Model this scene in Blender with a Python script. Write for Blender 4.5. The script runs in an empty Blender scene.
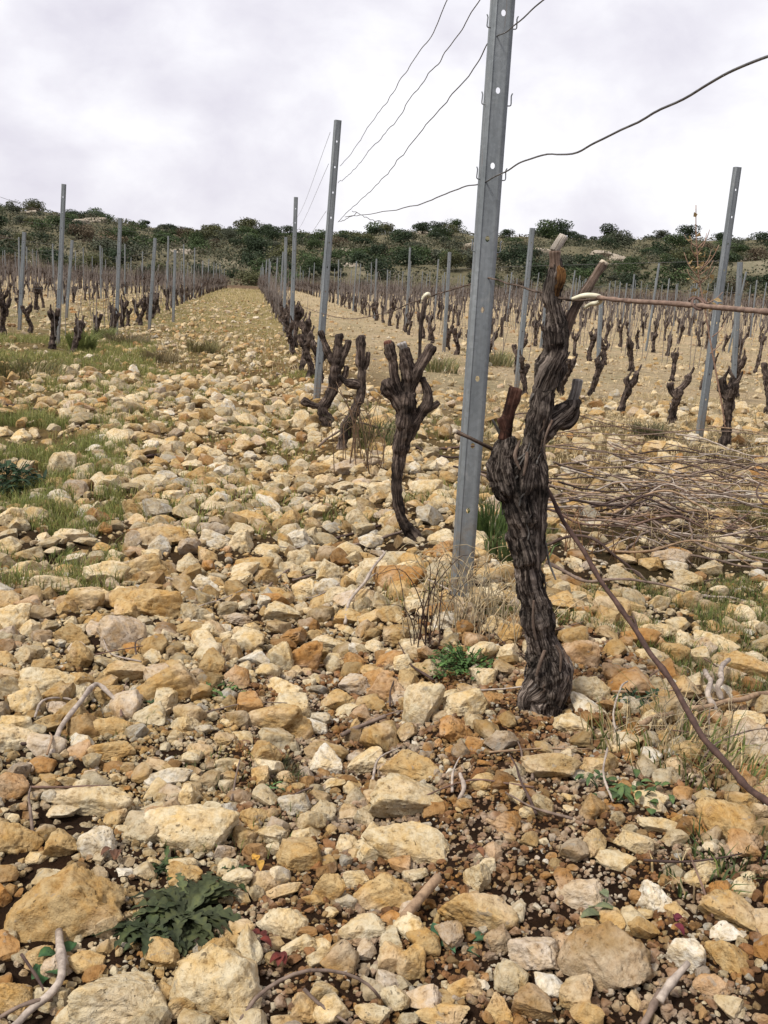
import bpy, bmesh, math, random
import numpy as np
from mathutils import Vector, Matrix, Euler
from mathutils.kdtree import KDTree

random.seed(7); rng = np.random.default_rng(7)
scene = bpy.context.scene
COL = scene.collection
PI = math.pi

# ------------------------------------------------------------------ camera model
F = 1000.0
roll = math.radians(3.7)
_Y = np.array([(252 - 384) / F, (512 - 288) / F, -1.0]); _Y /= np.linalg.norm(_Y)
_h = np.array([math.cos(roll), -math.sin(roll), 0.0])
_Z = np.cross(_h, _Y); _Z /= np.linalg.norm(_Z); _X = np.cross(_Y, _Z)
RW = np.array([_X, _Y, _Z])
CAM = np.array([0.0, 0.0, 1.0])

cd = bpy.data.cameras.new('camera'); cam = bpy.data.objects.new('camera', cd); COL.objects.link(cam)
cd.sensor_fit = 'VERTICAL'; cd.sensor_height = 36.0; cd.sensor_width = 27.0
cd.lens = F / 1024 * 36.0; cd.clip_end = 3000; cd.clip_start = 0.05
M = Matrix([[*RW[0], 0], [*RW[1], 0], [*RW[2], 1.0], [0, 0, 0, 1]])
cam.matrix_world = M
scene.camera = cam

def ray(px, py):
    return RW @ np.array([(px - 384) / F, (512 - py) / F, -1.0])
def project(p):
    c = RW.T @ (np.asarray(p, float) - CAM)
    return 384 + F * c[0] / -c[2], 512 - F * c[1] / -c[2], -c[2]
def at_depth(px, py, y):
    d = ray(px, py); return CAM + d * (y / d[1])

# ------------------------------------------------------------------ noise
_perm = np.random.default_rng(3).permutation(256); _perm = np.concatenate([_perm, _perm, _perm])
_grad = np.random.default_rng(4).normal(size=(256, 3)); _grad /= np.linalg.norm(_grad, axis=1)[:, None]
def pn(p, s=1.0, off=0.0):
    p = np.asarray(p, float) * s + off
    i = np.floor(p).astype(np.int64); f = p - i; i &= 255
    u = f * f * f * (f * (f * 6 - 15) + 10)
    def g(dx, dy, dz):
        h = _perm[_perm[_perm[(i[:, 0] + dx) & 255] + ((i[:, 1] + dy) & 255)] + ((i[:, 2] + dz) & 255)] & 255
        gr = _grad[h]
        return gr[:, 0] * (f[:, 0] - dx) + gr[:, 1] * (f[:, 1] - dy) + gr[:, 2] * (f[:, 2] - dz)
    def L(a, b, t): return a + (b - a) * t
    x00 = L(g(0,0,0), g(1,0,0), u[:,0]); x10 = L(g(0,1,0), g(1,1,0), u[:,0])
    x01 = L(g(0,0,1), g(1,0,1), u[:,0]); x11 = L(g(0,1,1), g(1,1,1), u[:,0])
    return L(L(x00, x10, u[:,1]), L(x01, x11, u[:,1]), u[:,2]) * 1.6
def pn2(x, y, s, off=0.0):
    return pn(np.stack([x, y, np.full_like(x, 0.37)], 1), s, off)
def smooth(a, b, x):
    t = np.clip((x - a) / (b - a), 0, 1); return t * t * (3 - 2 * t)

# ------------------------------------------------------------------ terrain
EDGE = 92.0
_ru = np.array([-1.6, -.8, -.27, -.24, -.16, -.06, 0, .05, .15, .25, .36, .52, .9, 1.8])
_re = np.array([.075, .076, .061, .059, .053, .049, .049, .054, .060, .065, .069, .080, .086, .082])
def terrain(x, y):
    x = np.asarray(x, float); y = np.asarray(y, float)
    yy = np.maximum(y - 11, 0)
    z = 1.0 * (1 - np.exp(-(yy / 45) ** 1.3))
    z = z + 1.45 * np.clip(x / 47, -0.1, 1.6) * smooth(14, 92, y)
    # the hill
    u = x / np.maximum(y, 1)
    el = np.interp(u, _ru, _re)
    t = np.clip((y - EDGE) / 125.0, 0, 1)
    prof = np.where(t < 0.12, t * 0.35, 0.042 + (t - 0.12) * (0.958 / 0.88))
    zr = 1 + el * 217.0
    ze = 1.0 + 1.45 * np.clip(x / 47, -0.1, 1.6)
    z = np.where(y > EDGE, ze + (zr - ze) * prof, z)
    z = np.where(y > 217, zr - 0.02 * np.minimum(y - 217, 400), z)
    hb = smooth(EDGE + 3, EDGE + 30, y)
    sh = x.shape
    z = z + (hb.ravel() * (1.3 * pn2(x.ravel(), y.ravel(), .045) + .7 * pn2(x.ravel(), y.ravel(), .13))).reshape(sh)
    return z
def micro(x, y):
    r = np.hypot(x, y)
    fade = 1 - smooth(9, 30, r)
    m = .030 * pn2(x, y, 1.3) + .022 * pn2(x, y, 3.7, 5.1) + .010 * pn2(x, y, 11, 2.2) + .006 * pn2(x, y, 31, 8.2)
    mound = .08 * np.exp(-((x - .85) / .42) ** 2) - .055 * np.exp(-((x - .24) / .17) ** 2) * smooth(1.2, 2.2, y)
    return fade * (m + mound) + (1 - fade) * .02 * pn2(x, y, .7)
def ground(x, y):
    x = np.atleast_1d(np.asarray(x, float)); y = np.atleast_1d(np.asarray(y, float))
    return terrain(x, y) + micro(x, y)
def gz(x, y): return float(ground(x, y)[0])
def hit(px, py, up=0.0):
    """where the sight line through a pixel meets the ground"""
    d = ray(px, py); d = d / d[1]
    ys = np.concatenate([np.linspace(.6, 20, 500), np.linspace(20.1, 240, 900)])
    zz = CAM[2] + d[2] * ys - (ground(d[0] * ys, ys) + up)
    k = np.argmax(zz < 0)
    if zz[k] >= 0: k = len(ys) - 1
    if k == 0: k = 1
    a, b = zz[k - 1], zz[k]
    t = a / (a - b + 1e-12)
    y = ys[k - 1] + (ys[k] - ys[k - 1]) * np.clip(t, 0, 1)
    return np.array([d[0] * y, y, gz(d[0] * y, y)])

# ------------------------------------------------------------------ node helpers
def mat(name):
    m = bpy.data.materials.new(name); m.use_nodes = True
    nt = m.node_tree; nt.nodes.clear()
    out = nt.nodes.new('ShaderNodeOutputMaterial'); b = nt.nodes.new('ShaderNodeBsdfPrincipled')
    nt.links.new(b.outputs[0], out.inputs[0])
    return m, nt, b
def nd(nt, t, **kw):
    n = nt.nodes.new(t)
    for k, v in kw.items(): setattr(n, k, v)
    return n
def noise(nt, vec, scale, detail=4, rough=.6, dist=0):
    n = nd(nt, 'ShaderNodeTexNoise'); n.inputs['Scale'].default_value = scale
    n.inputs['Detail'].default_value = detail; n.inputs['Roughness'].default_value = rough
    n.inputs['Distortion'].default_value = dist
    if vec is not None: nt.links.new(vec, n.inputs['Vector'])
    return n.outputs['Fac']
def ramp(nt, fac, stops):
    r = nd(nt, 'ShaderNodeValToRGB'); e = r.color_ramp.elements
    while len(e) < len(stops): e.new(.5)
    for el, (p, c) in zip(e, stops):
        el.position = p; el.color = (*c, 1) if len(c) == 3 else c
    nt.links.new(fac, r.inputs[0]); return r.outputs[0]
def mix(nt, fac, a, b, mode='MIX'):
    m = nd(nt, 'ShaderNodeMix', data_type='RGBA', blend_type=mode)
    for i, v in ((0, fac), (6, a), (7, b)):
        if hasattr(v, 'is_output'): nt.links.new(v, m.inputs[i])
        elif isinstance(v, (int, float)): m.inputs[i].default_value = v
        else: m.inputs[i].default_value = (*v, 1)
    return m.outputs[2]
def math_(nt, op, a, b=None):
    m = nd(nt, 'ShaderNodeMath', operation=op)
    for i, v in ((0, a), (1, b)):
        if v is None: continue
        if hasattr(v, 'is_output'): nt.links.new(v, m.inputs[i])
        else: m.inputs[i].default_value = v
    return m.outputs[0]
def bump(nt, b, h, strength, dist):
    n = nd(nt, 'ShaderNodeBump'); n.inputs['Strength'].default_value = strength; n.inputs['Distance'].default_value = dist
    nt.links.new(h, n.inputs['Height']); nt.links.new(n.outputs[0], b.inputs['Normal']); return n
def grey(v): return (v, v, v)

# ------------------------------------------------------------------ materials
def stone_material(name, source):
    m, nt, b = mat(name)
    pos = nd(nt, 'ShaderNodeNewGeometry').outputs['Position']
    if source == 'object': base = nd(nt, 'ShaderNodeObjectInfo').outputs['Color']
    else: base = nd(nt, 'ShaderNodeAttribute', attribute_name='tone').outputs['Color']
    n1 = noise(nt, pos, 22, 5, .65, .4); n2 = noise(nt, pos, 75, 5, .7); n3 = noise(nt, pos, 11, 3, .5)
    n4 = noise(nt, pos, 260, 3, .7)
    # iron-yellow stain, chalky skin, dark pits, grey lichen
    stain = ramp(nt, n1, [(.40, grey(0)), (.62, grey(.85))])
    c = mix(nt, stain, base, mix(nt, 1.0, base, (.95, .76, .46), 'MULTIPLY'))
    chalk = ramp(nt, n3, [(.50, grey(0)), (.64, grey(.6))])
    c = mix(nt, chalk, c, mix(nt, .5, c, (.60, .55, .45)))
    c = mix(nt, 1.0, c, ramp(nt, n2, [(.30, (.42, .36, .28)), (.42, (.82, .78, .72)), (.55, (1, 1, 1)), (.75, (1.08, 1.08, 1.08))]), 'MULTIPLY')
    lich = ramp(nt, noise(nt, pos, 37, 4, .6, .3), [(.64, grey(0)), (.70, grey(.55))])
    c = mix(nt, lich, c, (.20, .19, .165))
    nt.links.new(c, b.inputs['Base Color']); b.inputs['Roughness'].default_value = .92
    b.inputs['Specular IOR Level'].default_value = .2
    pit = ramp(nt, noise(nt, pos, 130, 3, .6, .6), [(.62, grey(0)), (.70, grey(1))])
    hole = ramp(nt, noise(nt, pos, 15, 3, .5), [(.46, grey(0)), (.60, grey(1))])
    pit = math_(nt, 'MULTIPLY', pit, hole)
    c = mix(nt, math_(nt, 'MULTIPLY', pit, .75), c, (.085, .055, .030)); nt.links.new(c, b.inputs['Base Color'])
    n4 = math_(nt, 'SUBTRACT', n4, math_(nt, 'MULTIPLY', pit, 1.6))
    h = math_(nt, 'ADD', math_(nt, 'MULTIPLY', n2, 1.0), math_(nt, 'MULTIPLY', n4, .35))
    h = math_(nt, 'ADD', h, math_(nt, 'MULTIPLY', n1, .8))
    bump(nt, b, h, .9, .006)
    return m
M_STONE = stone_material('limestone', 'object')
M_PEB = stone_material('limestone_pebble', 'attr')

def soil_material():
    m, nt, b = mat('stony_soil')
    pos = nd(nt, 'ShaderNodeNewGeometry').outputs['Position']
    base = nd(nt, 'ShaderNodeAttribute', attribute_name='tone').outputs['Color']
    n1 = noise(nt, pos, 55, 6, .75); n2 = noise(nt, pos, 6, 6, .7); n3 = noise(nt, pos, .6, 5, .65)
    c = mix(nt, 1.0, base, ramp(nt, n1, [(.30, grey(.45)), (.5, grey(.95)), (.7, grey(1.35))]), 'MULTIPLY')
    c = mix(nt, 1.0, c, ramp(nt, n2, [(.30, (.66, .62, .56)), (.5, grey(1)), (.7, (1.25, 1.2, 1.1))]), 'MULTIPLY')
    c = mix(nt, 1.0, c, ramp(nt, n3, [(.35, (.78, .82, .72)), (.65, (1.16, 1.12, 1.05))]), 'MULTIPLY')
    vo = nd(nt, 'ShaderNodeTexVoronoi'); vo.inputs['Scale'].default_value = 7.5; nt.links.new(pos, vo.inputs['Vector'])
    sv = nd(nt, 'ShaderNodeSeparateColor'); nt.links.new(vo.outputs['Color'], sv.inputs[0])
    far = nd(nt, 'ShaderNodeSeparateXYZ'); nt.links.new(pos, far.inputs[0])
    clod = math_(nt, 'MULTIPLY', ramp(nt, vo.outputs['Distance'], [(.30, grey(1)), (.42, grey(0))]), ramp(nt, sv.outputs[0], [(.45, grey(0)), (.55, grey(.8))]))
    clod = math_(nt, 'MULTIPLY', clod, ramp(nt, math_(nt, 'DIVIDE', far.outputs[1], 100.0), [(.10, grey(0)), (.20, grey(1)), (.88, grey(1)), (.93, grey(0))]))
    c = mix(nt, clod, c, mix(nt, sv.outputs[1], (.27, .185, .10), (.50, .425, .30)))
    dk = ramp(nt, noise(nt, pos, 2.6, 5, .7), [(.52, grey(0)), (.66, grey(.45))]); c = mix(nt, dk, c, mix(nt, 1.0, c, (.55, .50, .42), 'MULTIPLY'))
    nt.links.new(c, b.inputs['Base Color']); b.inputs['Roughness'].default_value = 1
    b.inputs['Specular IOR Level'].default_value = .1
    n5 = noise(nt, pos, 190, 4, .8)
    bump(nt, b, math_(nt, 'ADD', math_(nt, 'ADD', n1, math_(nt, 'MULTIPLY', n5, .5)), math_(nt, 'MULTIPLY', n2, 2.0)), 1.0, .03)
    return m
M_SOIL = soil_material()

def bark_material(name, dark, mid, light, sc=1.0):
    m, nt, b = mat(name)
    a = nd(nt, 'ShaderNodeAttribute', attribute_name='bark').outputs['Vector']
    mp = nd(nt, 'ShaderNodeMapping'); mp.inputs['Scale'].default_value = (1, 1, 1); nt.links.new(a, mp.inputs[0])
    n1 = noise(nt, mp.outputs[0], 3.2 * sc, 6, .72, .25); n2 = noise(nt, mp.outputs[0], 9 * sc, 5, .7)
    pos = nd(nt, 'ShaderNodeNewGeometry').outputs['Position']
    n3 = noise(nt, pos, 11, 5, .65)
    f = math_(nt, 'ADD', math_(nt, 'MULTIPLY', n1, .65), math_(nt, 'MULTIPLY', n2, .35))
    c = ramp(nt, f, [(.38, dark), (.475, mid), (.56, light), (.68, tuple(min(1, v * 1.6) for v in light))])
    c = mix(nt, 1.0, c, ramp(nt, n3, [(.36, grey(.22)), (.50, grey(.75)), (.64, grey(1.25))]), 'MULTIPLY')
    nt.links.new(c, b.inputs['Base Color']); b.inputs['Roughness'].default_value = .93
    b.inputs['Specular IOR Level'].default_value = .15
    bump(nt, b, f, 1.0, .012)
    return m
M_BARK = bark_material('vine_bark', (.007, .0045, .004), (.036, .026, .021), (.225, .183, .152), 1.7)
M_BARKF = bark_material('vine_bark_weathered', (.010, .0065, .006), (.040, .028, .023), (.165, .125, .10), 1.4)
M_RED = bark_material('red_brown_spur', (.035, .014, .010), (.10, .042, .028), (.19, .10, .072))
M_GREYW = bark_material('grey_dead_wood', (.10, .085, .075), (.26, .235, .21), (.42, .40, .375))
M_TANW = bark_material('tan_young_wood', (.06, .038, .027), (.17, .115, .085), (.30, .225, .175))
M_CUTW = bark_material('pale_dead_wood', (.22, .18, .14), (.42, .37, .31), (.55, .50, .44))
M_WOUND = bark_material('orange_wound', (.04, .018, .008), (.13, .062, .022), (.27, .15, .055))

def simple(name, c1, c2, scale, rough=.85, spec=.2, bs=.3, bd=.003, metal=0, attr=None, rnd=0):
    m, nt, b = mat(name)
    pos = nd(nt, 'ShaderNodeNewGeometry').outputs['Position']
    n = noise(nt, pos, scale, 5, .65)
    c = ramp(nt, n, [(.33, c1), (.67, c2)])
    if attr: c = mix(nt, 1.0, nd(nt, 'ShaderNodeAttribute', attribute_name=attr).outputs['Color'], c, 'MULTIPLY')
    if rnd:
        r = nd(nt, 'ShaderNodeObjectInfo').outputs['Color']
        c = mix(nt, 1.0, c, r, 'MULTIPLY')
    nt.links.new(c, b.inputs['Base Color']); b.inputs['Roughness'].default_value = rough
    b.inputs['Metallic'].default_value = metal; b.inputs['Specular IOR Level'].default_value = spec
    if bs: bump(nt, b, n, bs, bd)
    return m
def galv_material():
    m, nt, b = mat('galvanised_steel')
    tc = nd(nt, 'ShaderNodeTexCoord').outputs['Object']
    v = nd(nt, 'ShaderNodeTexVoronoi'); v.inputs['Scale'].default_value = 95; nt.links.new(tc, v.inputs['Vector'])
    mp = nd(nt, 'ShaderNodeMapping'); mp.inputs['Scale'].default_value = (30, 30, 2.2); nt.links.new(tc, mp.inputs[0])
    n1 = noise(nt, mp.outputs[0], 1.0, 6, .65); n2 = noise(nt, tc, 9, 5, .7)
    c = ramp(nt, n1, [(.3, (.135, .152, .160)), (.5, (.195, .213, .222)), (.7, (.27, .288, .295))])
    sp = ramp(nt, nd(nt, 'ShaderNodeSeparateColor').outputs[0], [(0, grey(.9)), (1, grey(1.1))])
    sc = sp.node.inputs[0].links[0].from_node; nt.links.new(v.outputs['Color'], sc.inputs[0])
    c = mix(nt, 1.0, c, sp, 'MULTIPLY')
    wear = ramp(nt, n2, [(.58, grey(0)), (.70, grey(.5))])
    c = mix(nt, wear, c, (.38, .37, .35))
    c = mix(nt, ramp(nt, noise(nt, mp.outputs[0], 2.3, 4, .7), [(.62, grey(0)), (.72, grey(.5))]), c, (.16, .105, .07))
    zz = nd(nt, 'ShaderNodeSeparateXYZ'); nt.links.new(tc, zz.inputs[0])
    mud = math_(nt, 'MULTIPLY', ramp(nt, zz.outputs[2], [(.04, grey(1)), (.30, grey(0))]), ramp(nt, noise(nt, tc, 38, 5, .7), [(.42, grey(0)), (.60, grey(.85))]))
    c = mix(nt, mud, c, (.24, .165, .09))
    nt.links.new(c, b.inputs['Base Color']); b.inputs['Metallic'].default_value = .45
    nt.links.new(ramp(nt, n2, [(.3, grey(.48)), (.7, grey(.72))]), b.inputs['Roughness'])
    bump(nt, b, n2, .15, .002)
    return m
M_GALV = galv_material()
M_WIRE = simple('galvanised_wire', (.07, .068, .068), (.17, .165, .16), 40, .55, .4, .2, .001, .5)
M_CANE = simple('cane_bark', (.55, .5, .48), (1.35, 1.3, 1.25), 55, .8, .25, .6, .003, rnd=1)
M_SHOOT = simple('grey_shoot_bark', (.15, .125, .11), (.25, .215, .19), 30, .85, .2, 0)
M_CUT = simple('pale_cut_wood', (.36, .30, .22), (.55, .48, .38), 60, .85, .2, .4, .002)
M_TIE = simple('cream_tie', (.52, .48, .34), (.66, .62, .47), 45, .55, .4, .3, .002)
def leaf_material(name, attr=True, tr=.25):
    m, nt, b = mat(name)
    pos = nd(nt, 'ShaderNodeNewGeometry').outputs['Position']
    base = nd(nt, 'ShaderNodeAttribute', attribute_name='tone').outputs['Color']
    oc = nd(nt, 'ShaderNodeObjectInfo').outputs['Color']
    c = mix(nt, 1.0, base, oc, 'MULTIPLY')
    c = mix(nt, 1.0, c, ramp(nt, noise(nt, pos, 60, 3, .6), [(.35, (.6, .62, .6)), (.5, grey(1)), (.65, (1.35, 1.25, 1.0))]), 'MULTIPLY')
    nt.links.new(c, b.inputs['Base Color']); b.inputs['Roughness'].default_value = .7
    b.inputs['Specular IOR Level'].default_value = .25
    t = nd(nt, 'ShaderNodeBsdfTranslucent'); nt.links.new(c, t.inputs[0])
    ms = nd(nt, 'ShaderNodeMixShader'); ms.inputs[0].default_value = tr
    nt.links.new(b.outputs[0], ms.inputs[1]); nt.links.new(t.outputs[0], ms.inputs[2])
    out = [n for n in nt.nodes if n.type == 'OUTPUT_MATERIAL'][0]; nt.links.new(ms.outputs[0], out.inputs[0])
    return m
M_LEAF = leaf_material('leaves'); M_GRASS = leaf_material('grass_blades', tr=.3)

# ------------------------------------------------------------------ mesh helpers
def mesh_np(name, V, faces, material=None, smooth_=True, attrs=None):
    """faces: list of (n,k) int arrays"""
    me = bpy.data.meshes.new(name)
    V = np.asarray(V, np.float32); faces = [np.asarray(f, np.int32) for f in faces if len(f)]
    lt = np.concatenate([np.full(len(f), f.shape[1], np.int32) for f in faces])
    li = np.concatenate([f.ravel() for f in faces])
    ls = np.concatenate([[0], np.cumsum(lt)[:-1]]).astype(np.int32)
    me.vertices.add(len(V)); me.loops.add(len(li)); me.polygons.add(len(lt))
    me.vertices.foreach_set('co', V.ravel()); me.loops.foreach_set('vertex_index', li)
    me.polygons.foreach_set('loop_start', ls)
    me.update(calc_edges=True); me.validate()
    me.polygons.foreach_set('use_smooth', np.full(len(me.polygons), smooth_))
    for k, a in (attrs or {}).items():
        a = np.asarray(a, np.float32)
        if k == 'tone':
            at = me.color_attributes.new('tone', 'FLOAT_COLOR', 'POINT')
            at.data.foreach_set('color', np.concatenate([a, np.ones((len(a), 1), np.float32)], 1).ravel())
        else:
            at = me.attributes.new(k, 'FLOAT_VECTOR', 'POINT'); at.data.foreach_set('vector', a.ravel())
    if material: me.materials.append(material)
    return me
def link(name, me, parent=None, loc=None):
    o = bpy.data.objects.new(name, me); COL.objects.link(o)
    if loc is not None: o.location = loc
    if parent: o.parent = parent
    return o
def tag(o, label=None, cat=None, group=None, kind=None):
    if label: o['label'] = label
    if cat: o['category'] = cat
    if group: o['group'] = group
    if kind: o['kind'] = kind
    return o
def empty(name, loc, rz=0):
    o = bpy.data.objects.new(name, None); COL.objects.link(o); o.location = loc; o.rotation_euler.z = rz
    o.empty_display_size = .05; return o
def copy_tree(o, parent=None):
    c = o.copy(); COL.objects.link(c)
    if parent: c.parent = parent
    for ch in list(o.children): copy_tree(ch, c)
    return c
class MB:
    def __init__(s): s.V = []; s.F = {}; s.n = 0; s.T = []; s.B = []
    def add(s, V, F, tone=None, bark=None):
        V = np.asarray(V, float)
        for f in F:
            f = np.asarray(f, np.int64)
            if len(f): s.F.setdefault(f.shape[1], []).append(f + s.n)
        s.V.append(V); s.n += len(V)
        s.T.append(np.broadcast_to(np.asarray(tone if tone is not None else (1, 1, 1), float), (len(V), 3)))
        s.B.append(bark if bark is not None else np.zeros((len(V), 3)))
    def mesh(s, name, material, smooth_=True):
        return mesh_np(name, np.concatenate(s.V), [np.concatenate(v) for v in s.F.values()], material, smooth_,
                       {'tone': np.concatenate(s.T), 'bark': np.concatenate(s.B)})
def spline(P, n):
    P = np.asarray(P, float)
    if len(P) == 2: return P[0] + (P[1] - P[0]) * np.linspace(0, 1, n)[:, None]
    E_ = np.vstack([2 * P[0] - P[1], P, 2 * P[-1] - P[-2]])
    k = len(P) - 1; t = np.linspace(0, k - 1e-6, n); i = t.astype(int); f = (t - i)[:, None]
    a, b, c, d = E_[i], E_[i + 1], E_[i + 2], E_[i + 3]
    return .5 * ((2 * b) + (-a + c) * f + (2 * a - 5 * b + 4 * c - d) * f ** 2 + (-a + 3 * b - 3 * c + d) * f ** 3)
def frames(P):
    T = np.gradient(P, axis=0); T /= np.linalg.norm(T, axis=1)[:, None] + 1e-12
    N = np.zeros_like(P); a = np.array([1., 0, 0]) if abs(T[0, 0]) < .9 else np.array([0, 1., 0])
    n = a - T[0] * a.dot(T[0]); N[0] = n / np.linalg.norm(n)
    for i in range(1, len(P)):
        n = N[i - 1] - T[i] * N[i - 1].dot(T[i]); N[i] = n / (np.linalg.norm(n) + 1e-12)
    return T, N, np.cross(T, N)
def tube(P, R, seg=8, cap=True):
    P = np.asarray(P, float); n = len(P); R = np.broadcast_to(np.asarray(R, float), (n,))
    T, N, B = frames(P)
    th = np.linspace(0, 2 * PI, seg, endpoint=False)
    V = P[:, None, :] + R[:, None, None] * (np.cos(th)[None, :, None] * N[:, None, :] + np.sin(th)[None, :, None] * B[:, None, :])
    V = V.reshape(-1, 3)
    i = np.arange(n - 1)[:, None] * seg; j = np.arange(seg)[None, :]; j2 = (j + 1) % seg
    Q = np.stack([i + j, i + j2, i + seg + j2, i + seg + j], -1).reshape(-1, 4)
    s = np.concatenate([[0], np.cumsum(np.linalg.norm(np.diff(P, axis=0), axis=1))])
    bark = np.stack([np.tile(np.cos(th), n), np.tile(np.sin(th), n), np.repeat(s * 3, seg)], 1)
    F_ = [Q]
    if cap:
        V = np.vstack([V, P[0], P[-1]]); bark = np.vstack([bark, [0, 0, 0], [0, 0, s[-1] * 3]])
        a = np.arange(seg); b = (a + 1) % seg; k = n * seg
        F_.append(np.stack([np.full(seg, k), b, a], 1)); F_.append(np.stack([np.full(seg, k + 1), (n - 1) * seg + a, (n - 1) * seg + b], 1))
    return V, F_, bark
def ico(sub):
    bm = bmesh.new(); bmesh.ops.create_icosphere(bm, subdivisions=sub, radius=1)
    V = np.array([v.co[:] for v in bm.verts]); Fc = np.array([[v.index for v in f.verts] for f in bm.faces]); bm.free()
    return V, Fc
ICO = {k: ico(k) for k in (1, 2, 3, 4, 5)}
ORD = ['', 'first', 'second', 'third', 'fourth', 'fifth', 'sixth', 'seventh', 'eighth', 'ninth', 'tenth', 'eleventh', 'twelfth', 'thirteenth',
       'fourteenth', 'fifteenth', 'sixteenth', 'seventeenth', 'eighteenth', 'nineteenth', 'twentieth'] + \
      ['twenty-' + w for w in 'first second third fourth fifth sixth seventh eighth ninth'.split()] + ['thirtieth'] + \
      ['thirty-' + w for w in 'first second third fourth fifth sixth seventh eighth ninth'.split()] + ['fortieth']

# ------------------------------------------------------------------ world and sun
def build_world():
    w = bpy.data.worlds.new('World'); scene.world = w; w.use_nodes = True
    nt = w.node_tree; nt.nodes.clear()
    out = nd(nt, 'ShaderNodeOutputWorld'); bg = nd(nt, 'ShaderNodeBackground'); nt.links.new(bg.outputs[0], out.inputs[0])
    bg.inputs[1].default_value = .1
    sky = nd(nt, 'ShaderNodeTexSky', sky_type='NISHITA'); sky.sun_disc = False
    sky.sun_elevation = SUN_EL; sky.sun_rotation = SUN_AZ; sky.air_density = 1.3; sky.dust_density = 2.5
    g = nd(nt, 'ShaderNodeTexCoord').outputs['Generated']
    sep = nd(nt, 'ShaderNodeSeparateXYZ'); nt.links.new(g, sep.inputs[0])
    mp = nd(nt, 'ShaderNodeMapping'); mp.inputs['Scale'].default_value = (1, 1, 1.55); mp.inputs['Location'].default_value = (.35, .2, .1); nt.links.new(g, mp.inputs[0])
    n1 = noise(nt, mp.outputs[0], 3.0, 7, .52, .25); n2 = noise(nt, mp.outputs[0], 8.5, 6, .55, .3)
    f = math_(nt, 'ADD', math_(nt, 'MULTIPLY', n1, .72), math_(nt, 'MULTIPLY', n2, .28))
    cloud = ramp(nt, f, [(.37, (5.1, 4.9, 5.65)), (.44, (6.15, 5.95, 6.65)), (.51, (7.0, 6.85, 7.4)), (.60, (8.3, 8.25, 8.55))])
    up = ramp(nt, sep.outputs[2], [(0.0, grey(.98)), (.12, grey(1.0)), (.40, grey(1.0)), (1.0, grey(1.1))])
    cloud = mix(nt, 1.0, cloud, up, 'MULTIPLY')
    fin = mix(nt, .965, sky.outputs[0], cloud)
    nt.links.new(fin, bg.inputs[0])
SUN_DIR = Vector((-.55, -.30, .85)).normalized()          # towards the sun, behind the thin cloud
SUN_EL = math.asin(SUN_DIR.z); SUN_AZ = math.atan2(SUN_DIR.x, SUN_DIR.y)
build_world()
sl = bpy.data.lights.new('sun', 'SUN'); sl.energy = 3.5; sl.angle = math.radians(12); sl.color = (1, .96, .89)
so = bpy.data.objects.new('sun', sl); COL.objects.link(so); so.rotation_euler = SUN_DIR.to_track_quat('Z', 'Y').to_euler()
so.location = (-6, -4, 10)
scene.view_settings.view_transform = 'Standard'; scene.view_settings.look = 'None'
scene.view_settings.exposure = 0.38; scene.view_settings.gamma = 1.0

# ------------------------------------------------------------------ the ground
def zone_colour(x, y):
    """albedo of the soil, straw and scrub floor by place"""
    n = pn2(x, y, .9, 3.3); n2 = pn2(x, y, .25, 1.1)
    soil = np.array([.040, .0205, .011]); ochre = np.array([.165, .105, .046]); straw = np.array([.31, .245, .115])
    green = np.array([.115, .120, .045]); field = np.array([.40, .315, .21]); hill = np.array([.12, .108, .07]); bank = np.array([.12, .078, .050])
    c = np.broadcast_to(soil, (len(x), 3)).copy()
    def blend(col, w):
        nonlocal c; c = c * (1 - w[:, None]) + col * w[:, None]
    blend(ochre, smooth(2.8, 6.5, y + .5 * n))
    blend(straw, smooth(9, 26, y + 2 * n) * .9)
    lw = smooth(-.5, -2.0, x + .5 * n) * smooth(3, 6, y) * (1 - smooth(20, 45, y)); blend(green, lw * np.clip(.35 + .5 * n, 0, .75))
    rw = smooth(1.0, 1.8, x) * smooth(2.0, 3.5, y) * (1 - smooth(7, 12, y)); blend(green, rw * np.clip(.30 + .55 * n2, 0, .7))
    blend(field, smooth(1.5, 3, np.abs(x + .6)) * np.where(x > 0, smooth(5.5, 13, y), smooth(12, 40, y)) * (1 - smooth(88, 94, y)))
    blend(bank, smooth(89, 93, y)); blend(hill, smooth(96, 106, y + 5 * n))
    pale = smooth(.25, .55, pn2(x, y, .09, 7.7)) * smooth(104, 118, y); blend(np.array([.24, .215, .165]), pale * .55)
    return c
def build_ground():
    def axis(lo, hi, c, k, n):
        a = np.linspace(math.asinh((lo - c) / k), math.asinh((hi - c) / k), n); return c + k * np.sinh(a)
    xs = axis(-900, 900, .3, .9, 560); ys = axis(-300, 1500, 2.0, .9, 640)
    X, Y = np.meshgrid(xs, ys); x, y = X.ravel(), Y.ravel()
    z = ground(x, y); n, m = len(xs), len(ys)
    i = (np.arange(m - 1)[:, None] * n + np.arange(n - 1)[None, :]).ravel()
    me = mesh_np('ground', np.stack([x, y, z], 1), [np.stack([i, i + 1, i + n + 1, i + n], 1)], M_SOIL, True, {'tone': zone_colour(x, y)})
    tag(link('ground', me), kind='structure')
build_ground()

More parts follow.
